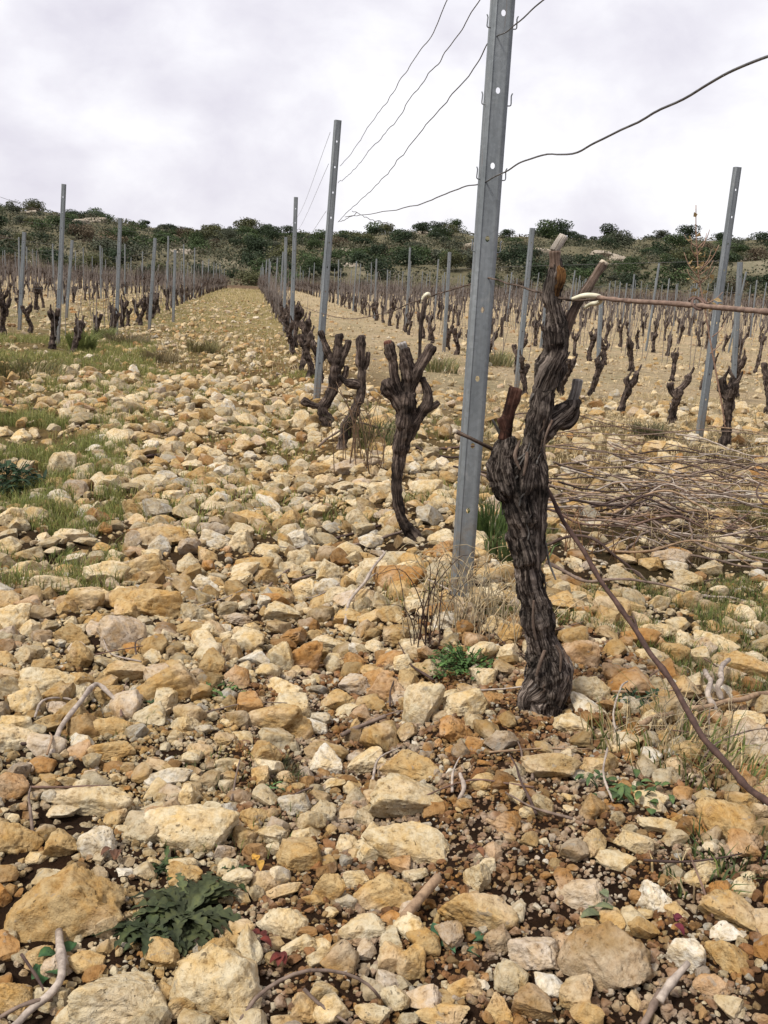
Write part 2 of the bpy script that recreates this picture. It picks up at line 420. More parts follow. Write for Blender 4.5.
# ------------------------------------------------------------------ stones
def stone_shape(seed, sub, angular=1.0):
    r = np.random.default_rng(seed); V, Fc = ICO[sub]; V = V.copy()
    off = r.uniform(0, 90, 3)
    V *= (1 + .40 * pn(V, 1.0, off))[:, None]
    for _ in range(int(9 + 8 * angular)):
        n = r.normal(size=3); n /= np.linalg.norm(n); d = r.uniform(.46, .84)
        s = V @ n; V -= n[None, :] * (np.maximum(s - d, 0) * r.uniform(.90, 1.0))[:, None]
    nrm = V / np.linalg.norm(V, axis=1)[:, None]
    dsp = .055 * pn(V, 2.1, off + 3) + .040 * pn(V, 4.6, off + 9)
    if sub >= 3: dsp += .034 * pn(V, 9.5, off + 21)
    if sub >= 4:
        dsp += .022 * pn(V, 20, off + 2) - .060 * smooth(.15, .5, pn(V, 8.0, off + 40)) * (pn(V, 1.6, off + 60) > -.1) + .008 * pn(V, 42, off + 7)
    V += nrm * dsp[:, None]
    lo, hi = V.min(0), V.max(0); V = (V - (lo + hi) / 2) / (hi - lo)
    return V, Fc
STONES = []
for k in range(16):
    V, Fc = stone_shape(100 + k, 5 if k < 10 else 4, .6 + .6 * (k % 3) / 2)
    STONES.append(mesh_np('stone', V, [Fc], M_STONE))
TONES = {'r': (.235, .128, .062), 'w': (.52, .485, .41), 'p': (.50, .425, .285), 'o': (.40, .290, .145), 'g': (.335, .200, .085), 'd': (.29, .20, .10), 'k': (.42, .345, .265)}
TNAME = {'r': 'reddish', 'w': 'whitish', 'p': 'pale cream', 'o': 'ochre', 'g': 'rusty orange', 'd': 'dark brown', 'k': 'pinkish'}
stone_spots = []      # x, y, radius : taken places
landmarks = []        # (position, words)
def put_stone(cx, cy, w, h, tone, label, proto=None, tilt=0.0, short=None):
    b = hit(cx, cy + h * .30)
    _, _, dep = project(b); mpp = dep / F
    W = w * mpp; Hm = h * mpp
    d = ray(cx, cy); th = math.atan2(-d[2], math.hypot(d[0], d[1]))
    D = min(W * .85, max(W * .5, Hm * .9)); H = max((Hm - .75 * D * math.sin(th)) / math.cos(th), .34 * W, .3 * Hm)
    zc = b[2] + .19 * H
    c = CAM + d * ((zc - CAM[2]) / d[2])
    o = link('rock', STONES[proto if proto is not None else random.randrange(10)])
    o.location = c
    az = math.atan2(d[0], d[1])
    o.rotation_euler = (random.uniform(-.15, .15), math.radians(tilt) + random.uniform(-.12, .12), -az + random.uniform(-.25, .25))
    o.scale = (W * 1.04, D, H * 1.08)
    t = np.array(TONES[tone]) * random.uniform(.9, 1.1); o.color = (*t, 1)
    tag(o, label, 'rock', 'limestone rocks on the vineyard soil')
    stone_spots.append((c[0], c[1], (W + D) * .22))
    landmarks.append((c, short or label))
    return o
HERO = [
 # cx, cy, w, h, tone, tilt, label, short name
 (110,1004,112,82,'p',0,'large pale pitted boulder with grey spots at the bottom left edge','spotted boulder'),
 (215,982,92,98,'p',-8,'large upright cream boulder with orange stains beside the thistle weed','upright cream boulder'),
 (62,905,126,88,'o',-22,'largest slanting ochre slab left of the thistle weed','slanting ochre slab'),
 (97,846,38,40,'w',0,'smooth whitish stone standing on the back of the slanting ochre slab','smooth whitish stone'),
 (60,848,32,38,'o',10,'tapered ochre stone wedged behind the slanting ochre slab','wedged ochre stone'),
 (15,838,50,44,'o',0,'blocky ochre rock cut by the left frame edge behind the slanting slab','left edge block'),
 (190,830,92,66,'p',12,'wide lumpy cream rock riddled with holes behind the thistle weed','lumpy cream rock'),
 (181,868,34,26,'p',0,'small rounded cream stone between lumpy cream rock and thistle weed','rounded cream stone'),
 (169,780,50,34,'w',0,'bright whitish rock with a smooth top behind the lumpy cream rock','bright smooth rock'),
 (92,804,78,44,'p',5,'broad knobbly cream rock left of the bright smooth rock','knobbly cream rock'),
 (107,752,54,30,'o',-6,'flat topped ochre brick-like stone beside the forked grey stick','brick-like stone'),
 (112,727,48,26,'o',8,'ochre stone lying directly behind the brick-like stone','stone behind the brick'),
 (169,684,68,46,'o',0,'big rounded ochre boulder in the middle of the stony track','rounded track boulder'),
 (122,636,52,44,'k',25,'grey-pink egg shaped boulder behind the rounded track boulder','egg boulder'),
 (126,674,46,30,'o',0,'ochre lump touching the left side of the rounded track boulder','ochre lump'),
 (48,682,82,36,'p',0,'long low cream rock at left beyond the forked grey stick','long low rock'),
 (10,622,42,42,'p',0,'cream rock cut by left frame edge level with the egg boulder','edge rock'),
 (14,726,40,28,'p',0,'flat cream rock at the left frame edge beside the forked stick','flat edge rock'),
 (46,726,38,28,'o',-10,'mossy ochre stone under the forked grey stick','mossy stone'),
 (10,790,34,40,'g',15,'leaning rusty stone at left frame edge left of knobbly cream rock','leaning rusty stone'),
 (12,1000,44,50,'o',0,'ochre rock in the bottom left corner left of the spotted boulder','corner rock'),
 (58,966,36,34,'k',0,'small grey-pink stone between slanting ochre slab and spotted boulder','grey-pink stone'),
 (378,894,70,44,'o',-25,'long slanting ochre rock in front of the flat topped cream block','slanting ochre rock'),
 (409,846,92,48,'p',0,'broad flat topped cream block in the bottom centre','flat cream block'),
 (404,802,74,58,'p',0,'pyramid shaped cream rock behind the broad flat topped block','pyramid rock'),
 (419,769,76,38,'o',6,'low ochre rock directly behind the pyramid shaped rock','low ochre rock'),
 (420,709,38,70,'p',14,'tall thin cream slab standing upright left of the vine foot','standing slab'),
 (463,706,48,38,'p',-18,'angular cream stone between the standing slab and the vine foot','angular cream stone'),
 (550,768,60,44,'o',5,'smooth ochre boulder in front of the big vine trunk','vine foot boulder'),
 (477,913,76,52,'o',8,'rough ochre rock full of small pits below the flat cream block','rough pitted rock'),
 (531,954,56,52,'k',-25,'clean pinkish slab leaning against the dark brown crumbling boulder','clean pinkish slab'),
 (606,956,94,88,'d',0,'big dark brown crumbling boulder near the bottom right','crumbling boulder'),
 (584,894,62,42,'k',0,'pinkish rock with rusty underside behind the crumbling boulder','rusty underside rock'),
 (726,824,66,50,'o',18,'large brownish ochre boulder at right below the long leaning cane','leaning cane boulder'),
 (734,916,68,44,'o',15,'flat-sided ochre rock at the right frame edge below the grass','flat-sided rock'),
 (655,898,38,38,'w',0,'whitish stone right of the rock with the rusty underside','whitish stone'),
 (614,861,42,28,'p',0,'smooth oval cream stone behind the whitish stone','oval cream stone'),
 (634,844,38,30,'p',15,'second smooth cream stone touching the oval cream stone from behind','second cream stone'),
 (659,827,46,26,'p',0,'low cream stone left of the large leaning cane boulder','low cream stone'),
 (686,958,38,46,'w',0,'knobbly whitish rock right of the crumbling boulder','knobbly white rock'),
 (730,958,52,42,'o',20,'ochre rock right of the knobbly whitish rock','right ochre rock'),
 (712,985,36,30,'g',0,'rusty stone in the bottom right corner below the right ochre rock','corner rusty stone'),
 (466,986,38,26,'o',0,'small square ochre stone left of the mossy clod','square ochre stone'),
 (410,966,32,44,'o',10,'ochre lump with one green stain near the bottom centre','bottom centre lump'),
 (533,1006,40,42,'d',0,'dark mossy clod at the bottom edge below the pinkish slab','mossy clod'),
 (500,1010,30,34,'o',0,'ochre stone at the bottom edge left of the mossy clod','bottom ochre stone'),
 (442,1015,54,26,'o',0,'ochre slab cut by the bottom edge below the square ochre stone','bottom slab'),
 (298,856,50,44,'o',0,'two-humped ochre stone left of the slanting ochre rock','two-humped stone'),
 (280,893,48,24,'o',-8,'flat ochre flake in front of the two-humped stone','ochre flake'),
 (328,890,30,40,'o',10,'upright ochre stone between the two-humped stone and slanting ochre rock','upright small stone'),
 (354,880,30,30,'p',-15,'small cream stone touching the slanting ochre rock','touching cream stone'),
 (286,922,48,40,'p',10,'cream rock right of the upright cream boulder','right hand cream rock'),
 (300,944,40,22,'p',-10,'thin cream flake in front of the right hand cream rock','thin flake'),
 (362,930,48,30,'p',-20,'smooth cream stone in front of the slanting ochre rock','front smooth stone'),
 (392,962,30,40,'o',0,'yellow ochre clod left of the bottom centre lump','yellow clod'),
 (308,1008,38,34,'o',0,'crumbly yellow stone at bottom edge under the arched twig','crumbly yellow stone'),
 (372,1014,36,26,'p',0,'cream stone at the bottom edge right of the arched twig','arched twig stone'),
 (240,930,32,24,'o',0,'small ochre stone between the thistle weed and cream rock','weed stone'),
 (318,960,24,28,'p',0,'small cream stone just below the thin flake','stone below flake'),
 (272,722,64,38,'o',-14,'long ochre rock between the stony track and the standing slab','long ochre rock'),
 (313,727,32,24,'w',0,'round white cobble right of the long ochre rock','round white cobble'),
 (287,701,30,16,'p',0,'flat cream stone behind the long ochre rock','flat stone behind'),
 (307,659,34,48,'g',20,'orange wedge shaped rock standing on edge beyond the white cobble','orange wedge'),
 (281,662,26,40,'p',0,'cream stone leaning on the left of the orange wedge','leaning cream stone'),
 (328,646,34,22,'p',0,'flat pale flake behind the orange wedge','pale flake'),
 (390,690,46,36,'g',0,'rusty rock left of the tall standing slab','rusty neighbour'),
 (398,582,54,44,'g',0,'large orange boulder in front of the second vine foot','orange vine boulder'),
 (372,572,34,30,'p',0,'cream boulder left of the large orange boulder','cream neighbour boulder'),
 (440,612,30,26,'g',0,'orange stone left of the near post foot','post foot stone'),
 (487,600,34,30,'p',0,'cream stone right of the near post foot','right post stone'),
 (500,628,40,30,'p',0,'pale stone between the near post and the big vine','between stone'),
 (590,690,46,36,'p',12,'sharp edged cream rock touching the right of the vine foot','sharp cream rock'),
 (582,655,46,42,'g',20,'orange slab behind the sharp edged cream rock','orange slab'),
 (612,612,40,36,'o',10,'ochre rock under the upper end of the long leaning cane','upper cane rock'),
 (745,672,56,42,'o',0,'brown ochre rock at right frame edge beside the two grey stumps of wood','right edge brown rock'),
 (755,740,54,46,'k',0,'pinkish rock cut by right frame edge above the leaning cane','right edge pink rock'),
 (714,646,46,30,'p',10,'cream rock behind the two grey sticks at right','stick cream rock'),
 (594,768,28,28,'o',0,'small ochre cobble right of the vine foot boulder','ochre cobble'),
 (640,640,40,30,'g',0,'orange rock under the middle of the long leaning cane','middle cane rock'),
 (672,655,34,28,'o',0,'ochre stone right of the long leaning cane','right cane stone'),
 (214,541,36,28,'w',0,'whitish angular stone in mid track beyond the egg boulder','angular white stone'),
 (246,521,50,26,'o',0,'broad ochre rock behind the whitish angular stone','broad mid rock'),
 (298,541,32,28,'w',-10,'bright white stone left of the second vine foot','bright white stone'),
 (300,560,26,24,'p',0,'cream stone in front of the bright white stone','front cream stone'),
 (281,615,36,28,'p',0,'blocky cream stone beyond the orange wedge','blocky cream stone'),
 (205,586,32,24,'w',0,'pale pointed stone right of the wide pitted track rock','pointed stone'),
 (254,568,38,28,'o',10,'ochre stone right of the pale pointed stone','right pointed neighbour'),
 (152,606,62,42,'o',0,'wide pitted ochre rock behind the rounded track boulder','wide pitted track rock'),
 (106,577,46,40,'p',0,'cream hollowed rock left of the wide pitted track rock','hollowed rock'),
 (84,602,40,34,'o',0,'ochre stone in front of the hollowed rock','hollow front stone'),
 (52,586,58,30,'p',0,'low cream rock left of the hollowed rock','left low rock'),
 (160,537,62,32,'o',0,'big flat ochre rock near mid track behind the hollowed rock','big flat mid rock'),
 (146,566,48,28,'o',0,'ochre rock between hollowed rock and pale pointed stone','between track rock'),
 (62,468,28,36,'p',25,'tall grey-cream stone in the grass at the left','tall grass stone'),
 (70,538,36,22,'p',0,'cream stone in thin grass left of the big flat rock','grass stone'),
 (38,498,22,14,'w',0,'small white cobble in front of the dark green weed at left','small white cobble'),
 (101,441,22,16,'w',0,'bright cobble standing in the far grass left of the track','far bright cobble'),
 (172,497,24,16,'p',0,'cream cobble casting a dark gap in mid track','gap cobble'),
 (669,561,38,30,'k',0,'brown-pink boulder in front of the heap of canes','heap boulder'),
 (722,546,38,24,'p',0,'cream boulder half hidden under the right of the cane heap','heap cream boulder'),
 (620,578,34,28,'p',0,'mossy cream stone left of the boulder before the cane heap','mossy cream stone'),
 (757,474,30,18,'g',0,'rusty rock at the right frame edge beyond the cane heap','far rusty rock'),
 (690,600,34,22,'o',0,'ochre stone in front of the brown-pink heap boulder','heap front stone'),
 (415,650,30,22,'p',0,'pale stone under the dry stalks left of the near post','stalk stone'),
 (350,620,32,24,'o',0,'ochre stone left of the dry stalks','stalk neighbour'),
 (455,470,26,16,'p',0,'cream stone between second vine and near post','second vine stone'),
 (425,490,34,26,'p',0,'pale rock right behind the second vine trunk','behind second vine rock'),
 (378,492,30,22,'p',0,'pale rock left of the second vine trunk','left of second vine rock'),
 (348,470,36,24,'k',0,'grey-pink rock between the second and third vines','third vine rock'),
 (320,470,24,16,'o',0,'ochre stone on track edge left of third vine','track edge stone'),
]
for k, (cx, cy, w, h, t, tl, lab, sh) in enumerate(HERO):
    put_stone(cx, cy, w, h, t, lab, k % 10, tl, sh)
for nm, p in (('big vine foot', hit(545, 705)), ('near post foot', hit(462, 595)), ('second vine foot', hit(412, 540)), ('second post foot', hit(317, 402)),
              ('thistle weed', hit(190, 915)), ('third vine foot', hit(343, 446))):
    landmarks.append((p, nm))
N_FIXED = len(landmarks)
# -------- smaller stones: sizes drawn by place, biggest-looking ones become rocks of their own, the rest is rubble
_cell = {}
def _key(x, y, s): return (int(x // s), int(y // s))
class Grid:
    def __init__(s, c): s.c = c; s.d = {}
    def ok(s, x, y, r, f=.78):
        i, j = int(x // s.c), int(y // s.c)
        for a in range(i - 1, i + 2):
            for b in range(j - 1, j + 2):
                for (u, v, q) in s.d.get((a, b), ()):
                    if (u - x) ** 2 + (v - y) ** 2 < (f * (q + r)) ** 2: return False
        return True
    def add(s, x, y, r): s.d.setdefault((int(x // s.c), int(y // s.c)), []).append((x, y, r))
TRUNKS = [(hit(545, 705)[:2], .07), (hit(462, 597)[:2], .05), (hit(412, 540)[:2], .06)]
def density(x, y):
    """how stony the soil is at a place"""
    d = 1.0
    if y < 1.75: d = .88 if x > .0 else .62
    if x > 1.15 and y > 2.9: d = .30 if y < 7 else .34
    if x < -.17 * y and y > 3.6: d = .26 + .4 * (math.sin(x * 2.3 + y * 1.1) > .3)
    if .2 < x < 1.3 and y > 6: d *= .6
    if y > 11: d *= .65
    return d
cand = []
bands = [(.75, 2.0, .012, .058, 6500), (2.0, 3.4, .010, .090, 9000), (3.4, 6, .012, .11, 15000), (6, 11, .018, .135, 19000), (11, 20, .028, .12, 17000), (20, 42, .045, .13, 15000)]
for (y0, y1, r0, r1, n) in bands:
    for _ in range(n):
        y = math.sqrt(random.uniform(y0 ** 2, y1 ** 2))
        x = random.uniform(-.42 * y - .45, .66 * y + .5)
        if y > 11 and x > 1.6 and random.random() < .2: continue
        if random.random() > density(x, y): continue
        r = r0 + (r1 - r0) * random.random() ** (3.6 if y0 < 2 else 5.5)
        # a drift of fine reddish gravel in front of the big vine
        if y < 2.4 and -.05 < x - .30 - .1 * (y - 1) < .45 and random.random() < .5: r = random.uniform(.006, .019)
        cand.append((x, y, r * .5 if y < 6 else r * .55))
extra = []
for _ in range(24000):   # fine gravel between everything near the lens
    y = math.sqrt(random.uniform(.8 ** 2, 3.6 ** 2)); x = random.uniform(-.42 * y - .3, .62 * y + .3)
    if random.random() > max(.45, density(x, y)): continue
    extra.append((x, y, random.uniform(.003, .0085) * (1 + .25 * max(0, y - 1.6))))
for _ in range(9000):   # and further up the track
    y = math.sqrt(random.uniform(3.4 ** 2, 11 ** 2)); x = random.uniform(-.42 * y - .3, .62 * y + .3)
    if random.random() < density(x, y): extra.append((x, y, random.uniform(.007, .013) * (1 + .1 * (y - 3))))
for _ in range(26000):   # the finest grit on the bare soil at right
    y = math.sqrt(random.uniform(.9 ** 2, 2.6 ** 2)); x = random.uniform(-.15 * y, .55 * y + .1)
    extra.append((x, y, random.uniform(.002, .0048)))
cand.sort(key=lambda c: -c[2])
G = Grid(.35)
for (x, y, r) in stone_spots: G.add(x, y, r)
TRUNKS += [(hit(188, 918)[:2], .085), (hit(150, 935)[:2], .05), (hit(465, 668)[:2], .05), (hit(8, 492)[:2], .14)]
for (p, r) in TRUNKS: G.add(p[0], p[1], r)
kept = []
for (x, y, r) in cand:
    if G.ok(x, y, r, .66): G.add(x, y, r); kept.append((x, y, r))
G2 = extra
for (x, y, r) in G2:
    if G.ok(x, y, r, .45): kept.append((x, y, r))
K = np.array(kept); KZ = ground(K[:, 0], K[:, 1])
def tone_at(x, y, r=1):
    q = random.random()
    if r < .012 and y < 2.8 and x > .0 and q < .72: return 'r' if q < .40 else 'g' if q < .6 else 'd'
    if y < 2.6 and x > .15: s = 'g' if q < .22 else 'o' if q < .48 else 'p' if q < .78 else 'd' if q < .86 else 'w' if q < .93 else 'k'
    elif y < 4: s = 'g' if q < .10 else 'o' if q < .42 else 'p' if q < .86 else 'd' if q < .89 else 'w' if q < .95 else 'k'
    else: s = 'g' if q < .05 else 'o' if q < .40 else 'p' if q < .90 else 'w' if q < .95 else 'k'
    return s
vis = []
for i, (x, y, r) in enumerate(K):
    px, py, dep = project((x, y, KZ[i]))
    vis.append(r / dep if (6 < px < 762 and 300 < py < 1018) else 0)
order = np.argsort(-np.array(vis))
N_IND = 296 - len(HERO)
ind = set(order[:N_IND].tolist())
SZ = [(.045, 'fist-sized'), (.065, 'hand-sized'), (9, 'head-sized')]
auto = []
for i in sorted(ind, key=lambda i: K[i][1]):
    x, y, r = K[i]; s = tone_at(x, y)
    o = link('stone', STONES[random.randrange(16)])
    asp = (random.uniform(.8, 1.35), random.uniform(.75, 1.1), random.uniform(.55, .95))
    o.scale = tuple(2.1 * r * a for a in asp); o.location = (x, y, KZ[i] + o.scale[2] * random.uniform(.08, .26))
    o.rotation_euler = (random.uniform(-.35, .35), random.uniform(-.35, .35), random.uniform(0, 6.28))
    t = np.array(TONES[s]) * random.uniform(.75, 1.15); o.color = (*t, 1)
    shape = 'flat' if asp[2] < .66 else 'long' if asp[0] / asp[1] > 1.5 else 'upright' if asp[2] > .9 else 'rounded' if asp[0] < .95 else 'angular'
    auto.append((o, s, shape, r))
used_labels = {}
def relation(p, q):
    a, b = project(p), project(q); dx, dy = a[0] - b[0], a[1] - b[1]
    if abs(dx) > abs(dy) * 1.2: return 'left of' if dx < 0 else 'right of'
    return 'in front of' if dy > 0 else 'behind'
LP = np.array([project(l[0])[:2] for l in landmarks])
buckets = {}
for (o, s, shape, r) in auto:
    pp = np.array(project(o.location)[:2])
    j = int(np.argmin(np.linalg.norm((LP - pp) * np.array([1, 1.3]), axis=1)))
    rel = relation(o.location, landmarks[j][0])
    buckets.setdefault((TNAME[s], shape, rel, landmarks[j][1]), []).append((float(np.linalg.norm(LP[j] - pp)), o))
for (c, sh, rel, lm), lst in buckets.items():
    lst.sort(key=lambda t: t[0])
    for k, (d, o) in enumerate(lst):
        pre = '' if len(lst) == 1 else ('nearest ' if k == 0 else ORD[k + 1] + ' nearest ')
        tag(o, f'{pre}{c} {sh} stone {rel} the {lm}', 'rock', 'loose stones among the rocks')
# the rubble
def build_rubble():
    protos = {s: [stone_shape(300 + 20 * s + k, s, .8)[0] for k in range(10)] for s in (1, 2, 3)}
    mb = {1: [[], [], []], 2: [[], [], []], 3: [[], [], []]}
    Vs, Fs, Ts, n = [], [], [], 0
    for i, (x, y, r) in enumerate(K):
        if i in ind: continue
        scr = r / max(.8, y) * F
        s = 3 if scr > 8 else 2 if scr > 2.0 else 1
        V = protos[s][random.randrange(10)]
        e = Euler((random.uniform(-.5, .5), random.uniform(-.5, .5), random.uniform(0, 6.28))).to_matrix()
        S = 2.15 * r * np.array([random.uniform(.8, 1.4), random.uniform(.75, 1.1), random.uniform(.5, .95)])
        W = (V * S) @ np.array(e).T + np.array([x, y, KZ[i] + S[2] * random.uniform(.02, .32)])
        Vs.append(W); Fs.append(ICO[s][1] + n); n += len(W)
        t = np.array(TONES[tone_at(x, y, r)]) * random.uniform(.55, 1.12) * (.8 if r < .009 else 1)
        Ts.append(np.broadcast_to(t, W.shape))
    me = mesh_np('stone_rubble', np.concatenate(Vs), [np.concatenate(Fs)], M_PEB, True, {'tone': np.concatenate(Ts)})
    me.polygons.foreach_set('use_smooth', np.zeros(len(me.polygons), bool))
    o = tag(link('stone_rubble', me), 'small limestone rubble and gravel strewn over the brown vineyard soil', 'gravel', kind='stuff')
build_rubble()

# ------------------------------------------------------------------ galvanised posts
def post_mesh(height, face=.044, depth=.032, holes=True, hole0=.17, step=.205):
    """open channel: front face with punched holes, two flanges with turned lips, hooks cut out of the edges"""
    V, Fc = [], []
    def q(*idx): Fc.append(list(idx))
    def v(x, y, z): V.append((x, y, z)); return len(V) - 1
    w = face / 2; zs = [-.35]
    z = height - hole0 - step * int((height - hole0) / step)
    segs = []
    zz = height - hole0; hz = []
    while zz > .25: hz.append(zz); zz -= step
    hz = hz[::-1]
    last = -.35
    for h in hz:
        a, b = h - .02, h + .02
        segs.append((last, a, None)); segs.append((a, b, h)); last = b
    segs.append((last, height, None))
    for (a, b, h) in segs:
        if h is None or not holes:
            q(v(-w, 0, a), v(w, 0, a), v(w, 0, b), v(-w, 0, b)); continue
        oc = [v(-w, 0, a), v(w, 0, a), v(w, 0, b), v(-w, 0, b)]
        hr = .0055; hh = .0085; ang = [i * PI / 4 + PI / 8 for i in range(8)]
        ring = [v(hr * math.cos(t) / .92, 0, h + hh * math.sin(t) / .92) for t in ang]   # starts at right-up, ccw
        q(oc[1], oc[2], ring[0], ring[7]); q(oc[2], ring[1], ring[0]); q(oc[2], oc[3], ring[2], ring[1]); q(oc[3], ring[3], ring[2])
        q(oc[3], oc[0], ring[4], ring[3]); q(oc[0], ring[5], ring[4]); q(oc[0], oc[1], ring[6], ring[5]); q(oc[1], ring[7], ring[6])
    for sg in (-1, 1):
        prof = [(sg * w, 0), (sg * (w + .004), .006), (sg * (w + .004), depth), (sg * (w + .008), depth + .003)]
        for (p0, p1) in zip(prof[:-1], prof[1:]):
            q(v(p0[0], p0[1], -.35), v(p1[0], p1[1], -.35), v(p1[0], p1[1], height), v(p0[0], p0[1], height))
    bm = bmesh.new(); vs = [bm.verts.new(p) for p in V]
    for f in Fc: bm.faces.new([vs[i] for i in f])
    bmesh.ops.remove_doubles(bm, verts=bm.verts, dist=1e-5); bmesh.ops.recalc_face_normals(bm, faces=bm.faces)
    bmesh.ops.solidify(bm, geom=bm.faces[:], thickness=.0022)
    me = bpy.data.meshes.new('post'); bm.to_mesh(me); bm.free(); me.materials.append(M_GALV)
    return me
def hook_mesh(z, sg, face=.044):
    w = face / 2
    P = [(sg * (w + .003), .012, z - .022), (sg * (w + .013), .012, z - .022), (sg * (w + .016), .012, z - .016), (sg * (w + .015), .012, z + .004), (sg * (w + .018), .012, z + .012)]
    V, F_, _ = tube(spline(P, 9), .0018, 5); mb = MB(); mb.add(V, F_); return mb.mesh('hook', M_GALV)
posts = []
def put_post(base, top, height, name, label, proto=None, extra_hooks=False, yaw=0.0, width=1.0):
    """base on the ground, leaning so that its axis heads for top"""
    b = Vector(base); ax = (Vector(top) - b).normalized()
    o = link('post', proto)
    qz = ax.to_track_quat('Z', 'Y')
    # face the channel towards -Y
    X = Vector((1, 0, 0)); Yv = ax.cross(X).normalized(); X = Yv.cross(ax).normalized()
    m = Matrix((X, Yv, ax)).transposed().to_4x4() @ Matrix.Rotation(yaw, 4, 'Z')
    m.translation = b; o.matrix_world = m
    if width != 1.0: o.scale = (width, width, 1)
    tag(o, label, 'post', 'galvanised metal posts of the trellis')
    posts.append((o, b, height)); return o
P25 = post_mesh(2.5); P22 = post_mesh(2.2); P20 = post_mesh(1.95); P13 = post_mesh(1.4)
FARP = post_mesh(2.1, face=.030, depth=.026, holes=False)
def post_px(b, t, h, label, proto, depth=None, **kw):
    base = hit(*b) if depth is None else None
    if base is None:
        base = at_depth(b[0], b[1], depth); base[2] = gz(base[0], base[1])
    top = at_depth(t[0], t[1], base[1])
    return put_post(base, top, h, 'post', label, proto, **kw)
post_rows = {}
nearpost = post_px((462, 597), (504.5, 0), 2.5, 'tall galvanised steel post with punched holes standing nearest, left of the big vine', P25, yaw=-.08, width=1.12)
for k in range(7):
    z = 2.5 - .17 - .205 * k - .015
    for sg in (-1, 1):
        h = link('wire_hook', hook_mesh(z, sg), nearpost)
def reach(b, t):
    base = hit(*b); top = at_depth(t[0], t[1], base[1]); return float(np.linalg.norm(top - base))
def key_post(b, t, label, row, yaw=.1):
    h = reach(b, t)
    o = post_px(b, t, h, label, post_mesh(h), yaw=yaw - .12)
    post_rows.setdefault(row, []).append(o.location.y); return o
post_rows['A'] = [nearpost.location.y]
post2 = key_post((317, 402), (338.5, 120), 'grey metal post second in the near post row where four wires meet', 'A', .25)
key_post((291, 350), (296, 197), 'slim metal post third in the near post row', 'A')
key_post((284, 331), (286, 237), 'slim metal post fourth in the near post row', 'A')
key_post((700, 441), (739, 167), 'leaning grey metal post at far right, tallest of the right hand posts', 'C', .25)
key_post((517, 389), (533, 228), 'grey metal post seen between the near post and the big vine', 'C')
key_post((444, 352), (450, 252), 'thin metal post seen left of the near post above the second vine', 'C')
key_post((733, 403), (741, 262), 'shorter metal post close behind the leaning right hand post', 'D')
key_post((598, 374), (602, 296), 'thin metal post under the cream tie of the big vine', 'D')
key_post((57, 346), (63.5, 184), 'tallest dark metal post of the row left of the path', 'L')
key_post((116, 335), (120, 218), 'second tallest metal post of the row left of the path', 'L')
key_post((149, 330), (155, 238), 'third metal post of the row left of the path', 'L')
key_post((173, 322), (175, 250), 'fourth metal post of the row left of the path', 'L')
key_post((19, 330), (24, 232), 'metal post close to the left frame edge in second row left', 'M')
key_post((66, 318), (72, 240), 'metal post just right of tallest left post, in second row left', 'M')
ROWS = {'A': (.72, 'near post row'), 'L': (-2.30, 'row left of the path'), 'M': (-4.95, 'second row left of the path'), 'C': (3.72, 'first row right of the big vine'),
        'D': (6.2, 'second row right of the big vine')}
for k, wd in enumerate('third fourth fifth sixth seventh eighth'.split()):
    ROWS['N%d' % k] = (-4.95 - 2.7 * (k + 1), wd + ' row left of the path')
for k, wd in enumerate('third fourth fifth sixth seventh eighth ninth tenth eleventh twelfth thirteenth fourteenth fifteenth'.split()):
    ROWS['R%d' % k] = (6.2 + 2.75 * (k + 1), wd + ' row right of the big vine')
def in_view(x, y, m=30):
    p = project((x, y, gz(x, y) + .4)); return -m < p[0] < 768 + m and p[1] > 150 and p[2] > 0
new = []
for r, (x, nm) in ROWS.items():
    have = sorted(post_rows.get(r, []))
    y = (have[-1] + 6.3) if have else (5.5 + (hash(r) % 3) if False else 6.0 + 1.7 * (len(r) + ord(r[-1]) % 4))
    n = len(have)
    while y < EDGE - 3:
        xx = x + random.uniform(-.06, .06); yy = y + random.uniform(-.35, .35)
        if in_view(xx, yy):
            n += 1; new.append((yy, xx, r, nm)); post_rows.setdefault(r, []).append(yy)
        y += 6.4
new.sort(); cnt = {}
for (yy, xx, r, nm) in new: pass
for r in post_rows: post_rows[r].sort()
far_mb = []
for i, (yy, xx, r, nm) in enumerate(new):
    z = gz(xx, yy); k = post_rows[r].index(yy) + 1
    lean = (random.gauss(0, .025), random.gauss(0, .02))
    if i < 270:
        put_post((xx, yy, z), (xx + lean[0] * 2, yy + lean[1] * 2, z + 2), 2.0, 'post', f'thin grey metal post, {ORD[k]} along the {nm}',
                 FARP if yy > 22 else (P20 if i % 2 else P22), yaw=random.uniform(-.3, .3))
        o = posts[-1][0]; o.location.z -= random.uniform(.1, .55)
    else: far_mb.append((xx, yy, z))
print('posts', len(new) + 15, 'far merged', len(far_mb))

